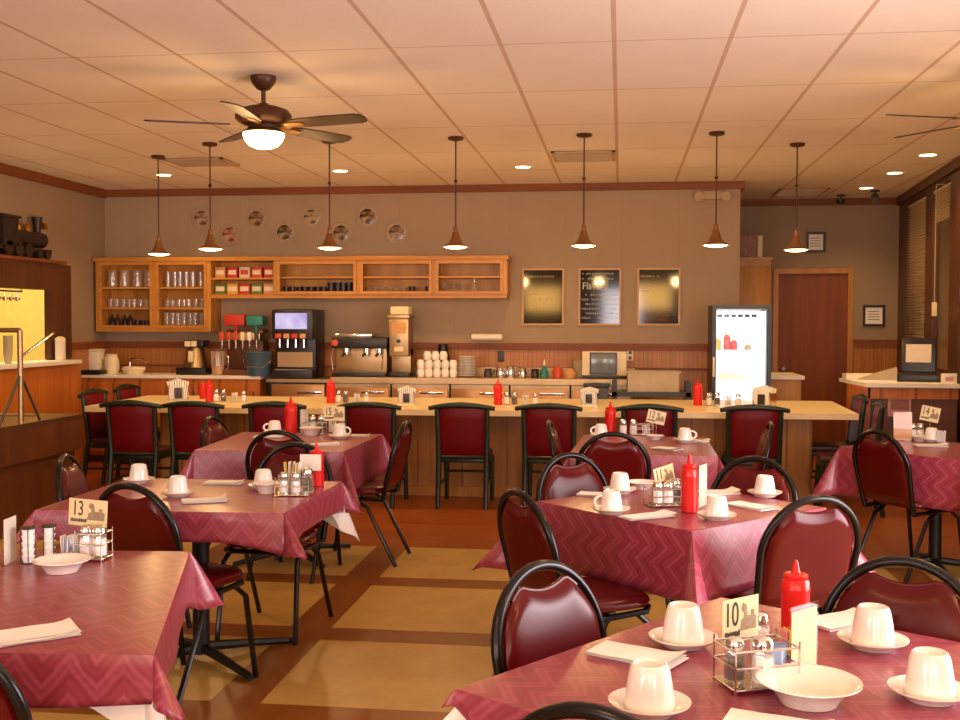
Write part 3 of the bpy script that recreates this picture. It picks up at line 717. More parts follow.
# table behind 11
salt((.02, 7.62, IT), 0, 'left one of the white salt shakers behind table 11', None, 1.25)
salt((.09, 7.62, IT), 0, 'right one of the white salt shakers behind table 11', None, 1.25)
packets(.18, 7.60, IT, 0, 'white sugar packets on the table behind table 11', [M['sugar']], 10, .07)
card(.245, 7.58, IT, 0, 'tilted card on a stem on the table behind table 11', '12', .125, .09, 12, .09)
caddy((.15, 7.64, IT), 0, 'wire caddy on the table behind table 11')
# table 12 (behind 13)
caddy((-1.465, 4.76, IT), math.radians(8), 'chrome wire caddy with yellow packets behind table 13', None, 1.0)
salt((-1.505, 4.745, IT+.009), 0, 'white salt shaker in the caddy with yellow packets', None, 1.1)
salt((-1.45, 4.745, IT+.009), 0, 'clear shaker in the caddy with yellow packets', None, 1.1)
packets(-1.475, 4.79, IT+.009, 0, 'yellow and white packets standing in the caddy behind table 13', [M['ypack'], M['sugar']], 8, .13, False)
pepper((-1.405, 4.78, IT+.009), 0, 'dark pepper shaker in the caddy with yellow packets', None, 1.3)
card(-1.42, 4.88, IT, 0, 'white tent card behind the caddy with yellow packets', None, .1, .075, 0, .1, 'white', False)
# table 15
caddy((-2.12, 7.38, IT), 0, 'wire caddy on table 15')
salt((-2.18, 7.55, IT), 0, 'left salt shaker beside the white menu card of table 15', None, 1.3)
pepper((-2.12, 7.56, IT), 0, 'dark shaker on table 15', None, 1.3)
packets(-2.02, 7.50, IT, 0, 'white sugar packets beside card 15', [M['sugar']], 9, .07)
salt((-1.95, 7.48, IT), 0, 'shaker under card 15', None, 1.3)
card(-1.97, 7.35, IT, 0, 'cream card with number 15', '15', .15, .1, 0, .1)
acrylic(-2.22, 7.48, IT, 70, 'grey menu card on end at the left on table 15', .1, .16, 'white')
# table 14 right
card(2.05, 7.58, IT, 5, 'tilted card on a stem on the right back table', '14', .125, .1, 12, .13)
salt((1.95, 7.62, IT), 0, 'left salt shaker on the right back table', None, 1.25)
salt((2.0, 7.62, IT), 0, 'right salt shaker on the right back table', None, 1.25)
pepper((1.915, 7.6, IT), 0, 'dark shaker on the right back table', None, 1.2)
acrylic(1.86, 7.52, IT, 0, 'brown menu sign standing on the right back table', .12, .19, 'tan')
packets(2.08, 7.44, IT, 0, 'white sugar packets on the right back table', [M['sugar']], 8, .07)
# table 13
creamer = Kind(lambda: thing_creamer())
def thing_creamer():
    t = thing('creamer_tower', 'stack', 'creamer stack', group='stacks of creamer tubs')
    for i in range(5):
        B().lathe([(.001, 0), (.0155, 0), (.019, .017), (.0205, .019), (.0205, .021), (.001, .021)], (0, 0, .003+i*.0215), 18, cap=False).obj('tub', M['salt'], t)
    for k_ in range(4):
        a = k_*PI/2+.5; B().cyl((.0225*math.cos(a), .0225*math.sin(a), 0), (.0225*math.cos(a), .0225*math.sin(a), .116), .0018, seg=6).obj('upright', M['black'], t)
    B().lathe([(.001, .112), (.024, .112), (.024, .117), (.001, .117)], seg=18, cap=False).obj('top_disc', M['dmug'], t)
    B().lathe([(.001, 0), (.024, 0), (.024, .003), (.001, .003)], seg=18, cap=False).obj('bottom_disc', M['dmug'], t)
    return t
creamer((-1.905, 3.30, IT), 0, 'left stack of white creamer tubs on table 13'); creamer((-1.855, 3.34, IT), .7, 'right stack of white creamer tubs on table 13')
packets(-1.79, 3.36, IT, 0, 'blue and white sugar packets behind the table 13 bowl', [M['sugar'], M['sugar'], M['bpack']], 10, .075)
caddy((-1.72, 3.38, IT), 0, 'wire caddy with glass shakers under card 13', None, (.6, .8, 1.2))
salt((-1.74, 3.37, IT+.0095), 0, 'left glass shaker under card 13', None, 1.2); salt((-1.695, 3.37, IT+.0095), 0, 'right glass shaker under card 13', None, 1.2)
card(-1.76, 3.42, IT, -4, 'cream card with number 13 and an engine picture', '13', .14, .09, 3, .105)
acrylic(-1.955, 3.28, IT, 96, 'narrow white menu card on end at the left edge of table 13', .09, .15, 'white')
# counter sets
def dispenser():
    t = thing('napkin_dispenser', 'dispenser', 'napkin dispenser', group='napkin dispensers on the counter')
    B().box(-.075, .075, -.055, .055, 0, .012).box(-.075, -.068, -.055, .055, .012, .12).box(.068, .075, -.055, .055, .012, .12).obj('housing', M['chrome'], t, False)
    B().box(-.03, .03, -.058, -.05, .02, .10, .004).obj('face_plate', M['dmug'], t)
    b = B()
    for i in range(9):
        m = Matrix.Translation((-.056+.014*i, 0, .014)) @ Matrix.Rotation((i-4)*.035, 4, 'Y'); b.box(-.0055, .0055, -.045, .045, 0, .13+.022*(1-abs(i-4)/4), 0, m)
    b.obj('napkin_stack', M['paper'], t, False)
    return t
disp = Kind(dispenser)
disp((-4.20, 9.95, ZC), .5, 'napkin dispenser on the left end of the long counter', None, 1.25)
disp((-1.95, 9.84, ZC), .1, 'napkin dispenser below the coffee grinder on the long counter')
disp((-.28, 10.0, ZC), -.1, 'napkin dispenser below the small terminal on the long counter')
disp((1.28, 10.0, ZC), -.6, 'napkin dispenser in front of the lit fridge', None, 1.15)
for x, y, w in ((-3.74, 9.83, 'left stretch'), (-2.57, 9.86, 'stretch below the black drink machine'), (-1.0, 9.88, 'middle'), (.83, 10.08, 'stretch left of the lit fridge')):
    salt((x-.03, y, ZC+.001), 0, 'salt shaker on the counter, %s' % w, None, 1.35); pepper((x+.04, y, ZC+.001), 0, 'dark shaker on the counter, %s' % w, None, 1.35)
    packets(x+.14, y+.02, ZC+.001, 0, 'white sugar packets on the counter, %s' % w, [M['sugar']], 9, .08)
    salt((x+.23, y+.02, ZC+.001), 0, 'second salt shaker right of the packets, %s' % w, None, 1.2)

# ------------------------------------------------------------------ pendants, fans, recessed lights
def mk_pendant():
    t = thing('pendant_lamp', 'pendant', 'pendant lamp', group='bronze pendant lamps over the counter')
    B().lathe([(.001, 0), (.062, 0), (.064, -.012), (.055, -.022), (.02, -.03), (.001, -.032)], seg=24, cap=False).obj('canopy', M['bronze'], t)
    B().cyl((0, 0, -.03), (0, 0, -.72), .006).obj('rod', M['bronze'], t)
    B().lathe([(.001, -.37), (.012, -.365), (.016, -.355), (.012, -.345), (.001, -.34)], seg=14, cap=False).obj('knuckle', M['bronze'], t)
    sh = B().lathe([(.008, -.715), (.016, -.722), (.019, -.735), (.019, -.765), (.027, -.772), (.033, -.80), (.046, -.835), (.066, -.862), (.104, -.882), (.108, -.889), (.102, -.888), (.064, -.866), (.042, -.835), (.028, -.80)], seg=32, cap=False).obj('shade', M['shade'], t)
    B().lathe([(.001, -.905), (.045, -.902), (.085, -.893), (.092, -.888), (.05, -.882), (.001, -.88)], seg=28, cap=False).obj('lamp_glass', M['bulb'], t)
    return t
pend = Kind(mk_pendant)
pn = ['far left one near the corner', 'second from left', 'third from left, behind the fan blade', 'fourth from left above the drink machines', 'above the left writing boards', 'left of the lit fridge top', 'far right one in front of the door wall']
def lamp(name, typ, loc, watts, col, size=.1, rot=(0, 0, 0), **kw):
    l = bpy.data.lights.new(name, typ); l.energy = watts; l.color = col
    if typ in ('POINT', 'SPOT'): l.shadow_soft_size = size
    if typ == 'AREA': l.shape = 'RECTANGLE'; l.size, l.size_y = size
    for k_, v in kw.items(): setattr(l, k_, v)
    o = bpy.data.objects.new(name, l); COL.objects.link(o); o.location = loc; o.rotation_euler = rot; return o
WARM = (1, .60, .24)
for (x, y), nm in zip(((-4.17, 9.48), (-3.44, 8.86), (-2.40, 8.83), (-1.34, 8.81), (-.30, 8.78), (.74, 8.82), (1.455, 9.45)), pn):
    pend((x, y, CE), 0, 'bronze cone pendant lamp, '+nm)
    lamp('pendant_light', 'POINT', (x, y, CE-.95), 13, WARM, .06)
def mk_can():
    t = thing('recessed_light', 'light', 'ceiling light', group='round recessed ceiling lights')
    B().lathe([(.07, -.002), (.1, -.006), (.102, -.0005), (.07, -.0005)], seg=28, cap=False).obj('trim_ring', M['trimw'], t)
    B().lathe([(.001, -.004), (.072, -.003), (.072, -.0005), (.001, -.0005)], seg=28, cap=False).obj('lens', M['canglow'], t)
    return t
can = Kind(mk_can)
for x, y, nm in ((-4.66, 10.73, 'at the far left near the pendant'), (-2.78, 10.64, 'behind the ceiling fan'), (-.95, 10.57, 'left of the centre vent'), (2.71, 10.23, 'nearest at the right'), (2.71, 11.42, 'middle one at the right'), (2.70, 12.65, 'farthest at the right by the cameras')):
    can((x, y, CE), 0, 'round glowing recessed light '+nm)
    lamp('warm_spot', 'SPOT', (x, y, CE-.02), 55, WARM, .07, spot_size=math.radians(130), spot_blend=.8)
def mk_fan():
    t = thing('ceiling_fan', 'fan', 'ceiling fan')
    B().lathe([(.001, 0), (.078, 0), (.08, -.012), (.068, -.045), (.04, -.078), (.026, -.086), (.001, -.088)], seg=28, cap=False).obj('canopy', M['bronze'], t)
    B().cyl((0, 0, -.07), (0, 0, -.19), .014).obj('downrod', M['bronze'], t)
    B().lathe([(.001, -.165), (.03, -.165), (.035, -.18), (.09, -.185), (.15, -.205), (.172, -.235), (.172, -.262), (.15, -.285), (.1, -.3), (.09, -.32), (.001, -.32)], seg=36, cap=False).obj('motor', M['bronze'], t)
    B().lathe([(.001, -.32), (.1, -.32), (.125, -.335), (.128, -.345), (.1, -.35), (.001, -.35)], seg=32, cap=False).obj('light_kit', M['bronze'], t)
    B().lathe([(.126, -.346), (.126, -.36), (.115, -.39), (.09, -.42), (.05, -.437), (.001, -.442)], seg=32, cap=False).obj('lamp_bowl', M['fanglow'], t)
    for k_ in range(5):
        m = Rz(math.radians(72*k_)) @ Matrix.Translation((0, 0, -.298)) @ Matrix.Rotation(math.radians(-12), 4, 'X')
        o = B().prism([(.2, -.045), (.26, -.06), (.45, -.068), (.66, -.066), (.695, -.045), (.705, 0), (.695, .045), (.66, .066), (.45, .068), (.26, .06), (.2, .045)], -.004, .004, m).obj('blade', M['bladew'], t, False)
        B().prism([(.1, -.02), (.22, -.03), (.28, -.02), (.28, .02), (.22, .03), (.1, .02)], -.011, -.004, m).obj('blade_arm', M['brassm'], o, False)
    return t
fan = Kind(mk_fan)
fan((-2.18, 6.50, CE), math.radians(201), 'dark bronze ceiling fan with glowing bowl lamp on the left')
fan((2.19, 6.82, CE), math.radians(199), 'second ceiling fan, only two blade tips entering at the right edge')
lamp('fan_light', 'POINT', (-2.18, 6.5, CE-.58), 14, WARM, .25)
lamp('fan_light', 'POINT', (2.19, 6.82, CE-.58), 14, WARM, .25)
# unseen warm fill spots added over the dining area, without fixtures
for x, y in ((-4.5, 3), (-1.5, .5), (1.8, 1.5), (1.8, 4.5), (-4.2, 6.2)):
    lamp('warm_spot', 'SPOT', (x, y, CE-.03), 80, WARM, .1, spot_size=math.radians(150), spot_blend=.9)
# vents, cameras, emergency light
def vent(x0, x1, y0, y1, label):
    t = thing('ceiling_vent', label, 'vent', ((x0+x1)/2, (y0+y1)/2, CE)); w, h = (x1-x0)/2, (y1-y0)/2
    B().box(-w, w, -h, h, -.006, -.0005).obj('backing', M['vdark'], t, False)
    B().box(-w, w, -h, -h+.03, -.014, -.006).box(-w, w, h-.03, h, -.014, -.006).box(-w, -w+.03, -h, h, -.014, -.006).box(w-.03, w, -h, h, -.014, -.006).obj('frame', M['ptrim'], t, False)
    n = 7
    for i in range(n):
        y = -h+.05+(2*h-.1)*i/(n-1); B().box(-w+.03, w-.03, y-.006, y+.006, -.016, -.006).obj('slat', M['ptrim'], t, False)
vent(-.62, -.06, 9.62, 10.2, 'slatted ceiling vent above the middle pendant')
vent(-4.2, -3.62, 9.62, 10.1, 'slatted ceiling vent at the left behind the fan')
vent(1.75, 2.3, 12.6, 13.3, 'dark ceiling vent in the alcove before the door')
em = thing('emergency_light', 'twin head emergency light high on the back wall right end', 'emergency light', (.95, 11.9, 2.9))
B().box(-.1, .1, -.07, .001, -.05, .04, .008).obj('housing', M['etan'], em)
for sx in (-1, 1): B().lathe([(.001, 0), (.035, 0), (.052, .05), (.045, .052), (.001, .045)], (sx*.14, -.04, -.01), 20, Matrix.Rotation(PI/2+.2, 4, 'X'), False).cyl((sx*.09, -.035, -.01), (sx*.14, -.035, -.01), .014).obj('lamp_head', M['etan'], em)
def cam(x, y, label, big):
    t = thing('security_camera', label, 'camera', (x, y, CE))
    B().lathe([(.001, 0), (.05, 0), (.05, -.015), (.001, -.018)], seg=18, cap=False).cyl((0, 0, -.015), (0, 0, -.06), .012).obj('mount', M['black'], t)
    if big: B().cyl((0, .03, -.06), (0, -.10, -.14), .04).obj('body', M['dgrey'], t)
    else: B().lathe([(.001, -.11), (.035, -.1), (.05, -.075), (.05, -.055), (.001, -.05)], seg=18, cap=False).obj('dome', M['black'], t)
cam(2.55, 13.3, 'small dark dome camera on the alcove ceiling', False); cam(2.85, 12.9, 'grey bullet camera hanging from the alcove ceiling', True)

# ------------------------------------------------------------------ wall cabinets with glassware
wc = thing('wall_cabinet', 'long honey oak open display cabinet on the back wall', 'cabinet', (-3.52, 11.9, 0))
X0, X1, XM = -5.84+3.52, -1.21+3.52, -4.50+3.52; D0 = -.32
zb1, zt1, zb2, zt2 = 1.43, 2.22, 1.80, 2.25
B().box(X0, XM, -.012, -.001, zb1, zt1).box(XM, X1, -.012, -.001, zb2, zt1).obj('back_panel', M['oak'], wc, False)
B().box(X0, XM, D0, -.012, zb1, zb1+.04).obj('bottom_panel', M['oakx'], wc, False)
B().box(XM, X1, D0, -.012, zb2, zb2+.045).obj('bottom_panel', M['oakx'], wc, False)
B().box(X0-.02, X1+.02, D0-.03, -.001, zt1-.01, zt1+.035, .006).obj('top_moulding', M['oakx'], wc, False)
uprights = [(-5.84, zb1), (-5.17, zb1), (-4.54, zb1), (-3.78, zb2), (-2.85, zb2), (-2.02, zb2), (-1.25, zb2)]
for x, zb in uprights:
    B().box(x+3.52, x+3.52+.045, D0, -.012, zb+.04, zt1-.01).obj('divider', M['oak'], wc, False)
shelves = [(-5.795, -5.17, 1.69), (-5.795, -5.17, 1.92), (-5.125, -4.54, 1.69), (-5.125, -4.54, 1.92), (-4.495, -3.78, 2.02), (-3.735, -2.85, 2.03), (-2.805, -2.02, 2.03), (-1.975, -1.25, 2.03)]
for a, b_, z in shelves: B().box(a+3.52, b_+3.52, D0+.02, -.012, z-.012, z+.008).obj('shelf', M['oakx'], wc, False)
fr = [(-5.795, -5.17, zb1+.04), (-5.125, -4.54, zb1+.04), (-3.735, -2.85, zb2+.045), (-2.805, -2.02, zb2+.045), (-1.975, -1.25, zb2+.045)]
for a, b_, z in fr:
    o = B().box(a+3.52, a+3.55, D0-.018, D0, z, zt1-.01).box(b_+3.49, b_+3.52, D0-.018, D0, z, zt1-.01).box(a+3.55, b_+3.49, D0-.018, D0, z, z+.03).box(a+3.55, b_+3.49, D0-.018, D0, zt1-.05, zt1-.01).obj('door', M['oakx'], wc, False)
def lathe_thing(name, prof, mt, cat, seg=16):
    return Kind(lambda: tag(B().lathe(prof, seg=seg, cap=False).obj(name, mt), name, cat))
tall = lathe_thing('tall_glass', [(.001, 0), (.026, 0), (.033, .17), (.031, .17), (.025, .012), (.001, .01)], M['glass'], 'glass')
short = lathe_thing('short_glass', [(.001, 0), (.03, 0), (.036, .095), (.034, .095), (.029, .01), (.001, .008)], M['glass'], 'glass')
pitch = lathe_thing('glass_pitcher', [(.001, 0), (.05, 0), (.056, .08), (.045, .14), (.055, .19), (.053, .19), (.043, .14), (.05, .01), (.001, .008)], M['glass'], 'pitcher')
bottle = lathe_thing('sauce_bottle', [(.001, 0), (.03, 0), (.031, .09), (.014, .12), (.012, .15), (.001, .152)], M['dmug'], 'bottle')
mug = lathe_thing('dark_mug', [(.001, 0), (.034, 0), (.04, .13), (.037, .13), (.032, .01), (.001, .008)], M['dmug'], 'mug')
smug = lathe_thing('small_mug', [(.001, 0), (.03, 0), (.036, .085), (.033, .085), (.028, .01), (.001, .008)], M['dmug'], 'mug')
sbowl = lathe_thing('sundae_dish', [(.001, 0), (.026, 0), (.012, .02), (.03, .04), (.042, .075), (.039, .075), (.02, .04), (.001, .03)], M['glass'], 'dish')
stem = lathe_thing('stemmed_glass', [(.001, 0), (.034, 0), (.006, .008), (.006, .05), (.03, .08), (.038, .12), (.036, .12), (.001, .06)], M['glass'], 'glass')
carafe = lathe_thing('glass_carafe', [(.001, 0), (.045, 0), (.047, .03), (.018, .13), (.024, .18), (.022, .18), (.001, .01)], M['glass'], 'carafe')
SY = 11.9-.17
def rowof(kind, x0, x1, n, z, label, group, sc=None, y=SY):
    for i in range(n):
        x = x0+(x1-x0)*i/max(1, n-1); kind((x, y+random.uniform(-.03, .03), z+.0005), random.random(), label, group, sc)
rowof(pitch, -5.7, -5.27, 4, 1.928, 'glass pitcher on the top shelf of the far left cabinet bay', 'glass pitchers on the top left shelf')
rowof(short, -5.74, -5.23, 8, 1.698, 'short clear glass on the middle shelf of the far left bay', 'short glasses in the far left bay')
rowof(bottle, -5.72, -5.5, 4, zb1+.04, 'dark sauce bottle on the bottom shelf of the far left bay', 'dark bottles in the far left bay')
rowof(smug, -5.42, -5.24, 4, zb1+.04, 'dark mug on the bottom shelf of the far left bay', 'dark mugs in the far left bay')
rowof(tall, -5.06, -4.60, 7, 1.928, 'tall clear glass on the top shelf of the second bay', 'tall glasses on the top shelf')
rowof(short, -5.07, -4.60, 8, 1.698, 'short clear glass on the middle shelf of the second bay', 'short glasses in the second bay')
rowof(tall, -5.06, -4.60, 8, zb1+.04, 'tall clear glass on the bottom shelf of the second bay', 'tall glasses on the bottom shelf')
def carton(x, z, w, h, m, label):
    t = thing('carton', label, 'carton', (x, SY, z), 0, 'cartons in the third cabinet bay')
    B().box(-w/2, w/2, -.07, .06, 0, h, .004).obj('box', M[m], t); B().box(-w*.38, w*.38, -.072, -.0699, h*.3, h*.72).obj('printed_panel', M['whitebox'] if m != 'whitebox' else M['redbox'], t, False)
cs = [('tan', 'tan'), ('redbox', 'red'), ('whitebox', 'pale'), ('orangep', 'orange'), ('redbox', 'right red')]
for i, (m, c) in enumerate(cs): carton(-4.42+.14*i, 2.0285, .115, .12, m, '%s carton on the upper shelf of the third cabinet bay' % c)
cs = [('green2', 'green'), ('ybox', 'yellow'), ('redbox', 'red'), ('green2', 'second green'), ('tan', 'tan')]
for i, (m, c) in enumerate(cs): carton(-4.42+.14*i, zb2+.0455, .125, .12, m, '%s carton on the lower shelf of the third cabinet bay' % c)
rowof(smug, -3.68, -3.25, 7, zb2+.0455, 'small dark mug in the left half of the fourth cabinet bay', 'small mugs in the fourth bay')
rowof(mug, -3.17, -2.9, 5, zb2+.0455, 'taller dark mug in the right half of the fourth cabinet bay', 'tall mugs in the fourth bay')
rowof(sbowl, -2.74, -2.36, 6, zb2+.0455, 'stemmed dessert dish in the fifth cabinet bay', 'dessert dishes in the fifth bay')
rowof(smug, -2.26, -2.08, 2, zb2+.0455, 'dark cup in the right of the fifth cabinet bay', 'dark cups in the fifth bay')
rowof(stem, -1.9, -1.7, 3, zb2+.0455, 'stemmed glass in the rightmost cabinet bay', 'stemmed glasses in the right bay')
carafe((-1.58, SY, zb2+.0455), 0, 'small glass carafe in the rightmost cabinet bay')

# plates on the wall
pn_ = ['leftmost, upper row, behind the pendant rod', 'reddish one, lower row', 'upper row, second from left', 'dark one, lower row', 'pale one, upper row', 'lower row behind the third pendant', 'dark one, upper row, rightmost of the upper row', 'rightmost of all, lower row']
for (x, z), m, nm in zip(((-4.72, 2.71), (-4.39, 2.52), (-4.08, 2.70), (-3.75, 2.54), (-3.44, 2.71), (-3.10, 2.53), (-2.80, 2.71), (-2.47, 2.53)), M['plates'], pn_):
    t = thing('picture_plate', 'round picture plate on the back wall, '+nm, 'plate', (x, 11.9, z), 0, 'picture plates on the back wall')
    R90 = Matrix.Rotation(PI/2, 4, 'X')
    B().lathe([(.001, .002), (.07, .002), (.118, .014), (.12, .018), (.116, .019), (.07, .009), (.001, .008)], (0, 0, 0), 36, R90, False).obj('rim', M['prim'], t)
    B().lathe([(.001, .0105), (.086, .0135), (.09, .0125), (.001, .009)], (0, 0, 0), 32, R90, False).obj('picture', m, t)

# writing boards
def squiggle_board(x, label, rows, ck):
    t = thing('writing_board', label, 'board', (x, 11.9, 1.82), 0, 'framed writing boards')
    w, h = .23, .31
    B().box(-w, w, -.012, -.001, -h, h).obj('panel', M['board'], t, False)
    B().box(-w, -w+.02, -.022, -.012, -h, h).box(w-.02, w, -.022, -.012, -h, h).box(-w+.02, w-.02, -.022, -.012, -h, -h+.02).box(-w+.02, w-.02, -.022, -.012, h-.02, h).obj('frame', M['brass'], t, False)
    r = random.Random(len(label))
    for z, n, hh, off, m in rows:
        b = B(); xx = -w+.035+off
        for i in range(n):
            ww = r.uniform(.012, .03)
            if r.random() < .8:
                pts = [(xx+ww*q, -.0135, z+hh*(.5*math.sin(q*7+i*1.7)+.25*math.sin(q*13+i))) for q in [k_/6 for k_ in range(7)]]
                b.tube(pts, .0022, 5)
            xx += ww+.006
            if xx > w-.045: break
        b.obj('handwriting', m, t)
    return t
squiggle_board(-.845, 'framed writing board with golden glare, leftmost of three', [(.22, 9, .02, .05, M['gchalk']), (.03, 5, .022, .03, M['gchalk']), (-.03, 9, .03, .06, M['gchalk']), (-.1, 8, .022, .03, M['gchalk'])], 0)
sb2 = squiggle_board(-.23, 'framed black board full of pale handwriting, middle of three', [(.25-.0, 14, .018, 0, M['chalk']), (.195, 14, .018, 0, M['chalk'])]+[(.02-.05*i, 14, .02, .0 if i % 2 else .04, M['chalk']) for i in range(6)], 0)
text_mesh('Flavors', .11, M['chalk'], sb2, (-.19, -.0135, .115), (PI/2, 0, 0), 'handwriting', align='LEFT', sx=.85)
squiggle_board(.40, 'framed dark board with a little red writing, rightmost of three', [(.22, 8, .018, .0, M['gchalk']), (.1, 4, .02, .02, M['gchalk']), (.06, 3, .02, .02, M['gchalk']), (-.2, 12, .018, .04, M['rchalk']), (-.25, 11, .016, .02, M['rchalk'])], 0)

# ------------------------------------------------------------------ back bar
ZB = .96
bc = thing('base_cabinet', 'orange wood base cabinet with white top at the left of the back bar', 'cabinet', (-4.9, 11.55, 0))
B().box(-.96, 1.06, -.27, .27, .08, ZB-.035).obj('body', M['orange'], bc, False)
B().box(-.96, 1.06, -.22, .27, 0, .08).obj('kick_board', M['brown'], bc, False)
B().box(-.97, 1.08, -.3, .27, ZB-.035, ZB, .006).obj('worktop', M['white'], bc, False)
for i in range(3):
    x = -.94+.665*i
    o = B().box(x, x+.65, -.29, -.27, .12, .88, .004).obj('door', M['orange'], bc, False)
    B().box(x+.6, x+.62, -.305, -.29, .7, .8).obj('handle', M['chrome'], o, False)
b2 = thing('steel_worktop', 'long stainless worktop of the back bar', 'worktop', (-1.6, 11.55, 0))
B().box(-1.45, 2.85-1.1, -.3, .27, ZB-.07, ZB, .006).obj('top', M['steel'], b2, False)
B().box(-1.45, 2.85-1.1, .24, .27, ZB, ZB+.09).obj('backsplash', M['steel'], b2, False)
def fridge_unit(x, w, label, dark=False):
    t = thing('undercounter_fridge', label, 'fridge', (x, 11.55, 0), 0, 'undercounter refrigerators')
    z1 = ZB-.072
    B().box(-w/2+.004, w/2-.004, -.26, .26, .0, z1).obj('body', M['dgrey'] if dark else M['steel'], t, False)
    o = B().box(-w/2+.02, w/2-.02, -.285, -.26, .1, z1-.04, .006).obj('door', M['fridgefront'], t)
    B().box(.0, w/2-.06, -.30, -.285, z1-.1, z1-.075, .004).obj('handle', M['chrome'], o)
ice = thing('ice_cabinet', 'dark framed steel cabinet under the black drink machine', 'cabinet', (-3.4, 11.5, 0))
B().box(-.33, .33, -.26, .3, 0, .90).obj('body', M['black'], ice, False)
o = B().box(-.29, .29, -.285, -.26, .1, .88, .006).obj('door', M['fridgefront'], ice)
B().box(.0, .26, -.3, -.285, .78, .81, .004).obj('handle', M['chrome'], o)
B().box(-.35, .35, -.28, .3, .90, .935).obj('top', M['steel'], ice, False)
for i, nm in enumerate(('leftmost under the espresso machine', 'second from left under the grinder', 'third, under the cup piles', 'fourth, middle of the steel worktop', 'rightmost under the small terminal')):
    fridge_unit(-2.72+.63*i, .62, 'undercounter fridge with wood-toned door, '+nm)
# small things on the left cabinet
t = thing('sink_faucet', 'chrome gooseneck faucet at the left of the back bar', 'faucet', (-5.48, 11.66, ZB))
B().tube([(0, 0, 0), (0, 0, .13), (.04, -.04, .17), (.2, -.1, .16), (.25, -.12, .13)], .01, 8).obj('spout', M['chrome'], t); B().cyl((-.06, 0, 0), (-.06, 0, .05), .012).cyl((.06, 0, 0), (.06, 0, .05), .012).obj('handle', M['chrome'], t)
t = thing('white_jug', 'cream jug on the white worktop at the far left', 'jug', (-5.62, 11.5, ZB))
B().lathe([(.001, 0), (.07, 0), (.085, .05), (.08, .15), (.06, .2), (.066, .22), (.06, .22), (.055, .2), (.001, .02)], seg=24, cap=False).obj('body', M['trimw'], t); B().tube([(-.08, 0, .05), (-.13, 0, .08), (-.12, 0, .16), (-.06, 0, .19)], .01, 8).obj('handle', M['trimw'], t)
t = thing('tilted_container', 'cream container leaning beside the jug at the far left', 'container', (-5.8, 11.5, ZB))
B().box(-.06, .06, -.08, .08, 0, .26, .02).obj('body', M['white'], t); B().box(-.065, .065, -.085, .085, .25, .275, .008).obj('lid', M['trimw'], t)
t = tag(B().box(-.14, .14, -.1, .1, 0, .05, .01).obj('black_tray', M['black'], None, True, (-5.78, 11.34, ZB)), 'black tray at the far left end of the white worktop', 'tray')
t = tag(B().lathe([(.001, 0), (.1, 0), (.13, .06), (.12, .08), (.001, .02)], seg=24, cap=False).obj('basin_bowl', M['trimw'], None, True, (-5.36, 11.5, ZB)), 'cream bowl beside the jug on the white worktop', 'bowl')
t = thing('coffee_brewer', 'silver cone-shaped coffee server with dark base', 'coffee server', (-4.66, 11.55, ZB))
B().box(-.17, .17, -.16, .16, 0, .08, .012).obj('base', M['black'], t); B().lathe([(.001, .08), (.14, .08), (.085, .3), (.001, .3)], seg=28, cap=False).obj('body', M['steel'], t)
B().box(-.1, .12, -.1, .1, .3, .38, .01).obj('lid', M['black'], t); B().box(-.085, -.02, -.112, -.1, .31, .37).box(-.01, .05, -.112, -.1, .31, .37).obj('button', M['trimw'], t); B().box(-.03, .03, -.16, -.1, .14, .26, .01).obj('tap', M['trimw'], t)
t = thing('water_pitcher', 'clear amber pitcher right of the cone-shaped coffee server', 'pitcher', (-4.36, 11.42, ZB))
B().lathe([(.001, 0), (.065, 0), (.075, .14), (.07, .24), (.078, .26), (.074, .26), (.06, .02), (.001, .01)], seg=24, cap=False).obj('body', M['glass'], t); B().lathe([(.001, .012), (.058, .012), (.064, .1), (.001, .1)], seg=24, cap=False).obj('drink', M['tan'], t); B().tube([(.07, 0, .05), (.12, 0, .08), (.12, 0, .2), (.07, 0, .23)], .008, 8).obj('handle', M['glass'], t)
t = thing('soda_dispenser', 'tall soda tap tower with red and teal caps', 'drink dispenser', (-4.12, 11.6, ZB))
B().box(-.23, .23, -.2, .2, 0, .06, .01).obj('drip_tray', M['brown'], t); B().box(-.21, .21, .0, .18, .06, .5, .01).obj('back_panel', M['brown'], t); B().box(-.23, .23, -.16, .18, .38, .46, .01).obj('tap_head', M['steel'], t)
for i in range(6):
    x = -.195+.078*i; o = B().box(x-.022, x+.022, -.185, -.16, .38, .47, .006).obj('tap', M[('orangep', 'orangep', 'orangep', 'trimw', 'white', 'dgrey')[i]], t); B().cyl((x, -.17, .29), (x, -.17, .38), .009, .013).obj('nozzle', M['chrome'], o)
B().box(-.2, .03, -.1, .06, .54, .66, .02).cyl((-.09, -.02, .45), (-.09, -.02, .55), .02).obj('valve_cap', M['redbox'], t, label='red cap'); B().box(.05, .24, -.1, .06, .54, .65, .02).cyl((.14, -.02, .45), (.14, -.02, .55), .02).obj('valve_cap', M['teal'], t, label='teal cap')
t = thing('ice_bucket', 'blue grey bucket between the soda taps and black drink machine', 'bucket', (-3.87, 11.34, ZB))
B().lathe([(.001, 0), (.115, 0), (.135, .24), (.14, .25), (.135, .262), (.128, .25), (.1, .01), (.001, .008)], seg=30, cap=False).obj('pail', M['blue'], t); B().lathe([(.001, .2), (.126, .2), (.126, .21), (.001, .215)], seg=30, cap=False).obj('ice', M['salt'], t); B().tube([(-.138, 0, .23), (-.15, -.06, .16), (-.1, -.15, .1), (.1, -.15, .1), (.15, -.06, .16), (.138, 0, .23)], .004, 6).obj('bail_handle', M['chrome'], t)
t = thing('fountain_machine', 'black drink machine with lit sign above four nozzles', 'drink machine', (-3.4, 11.5, .936))
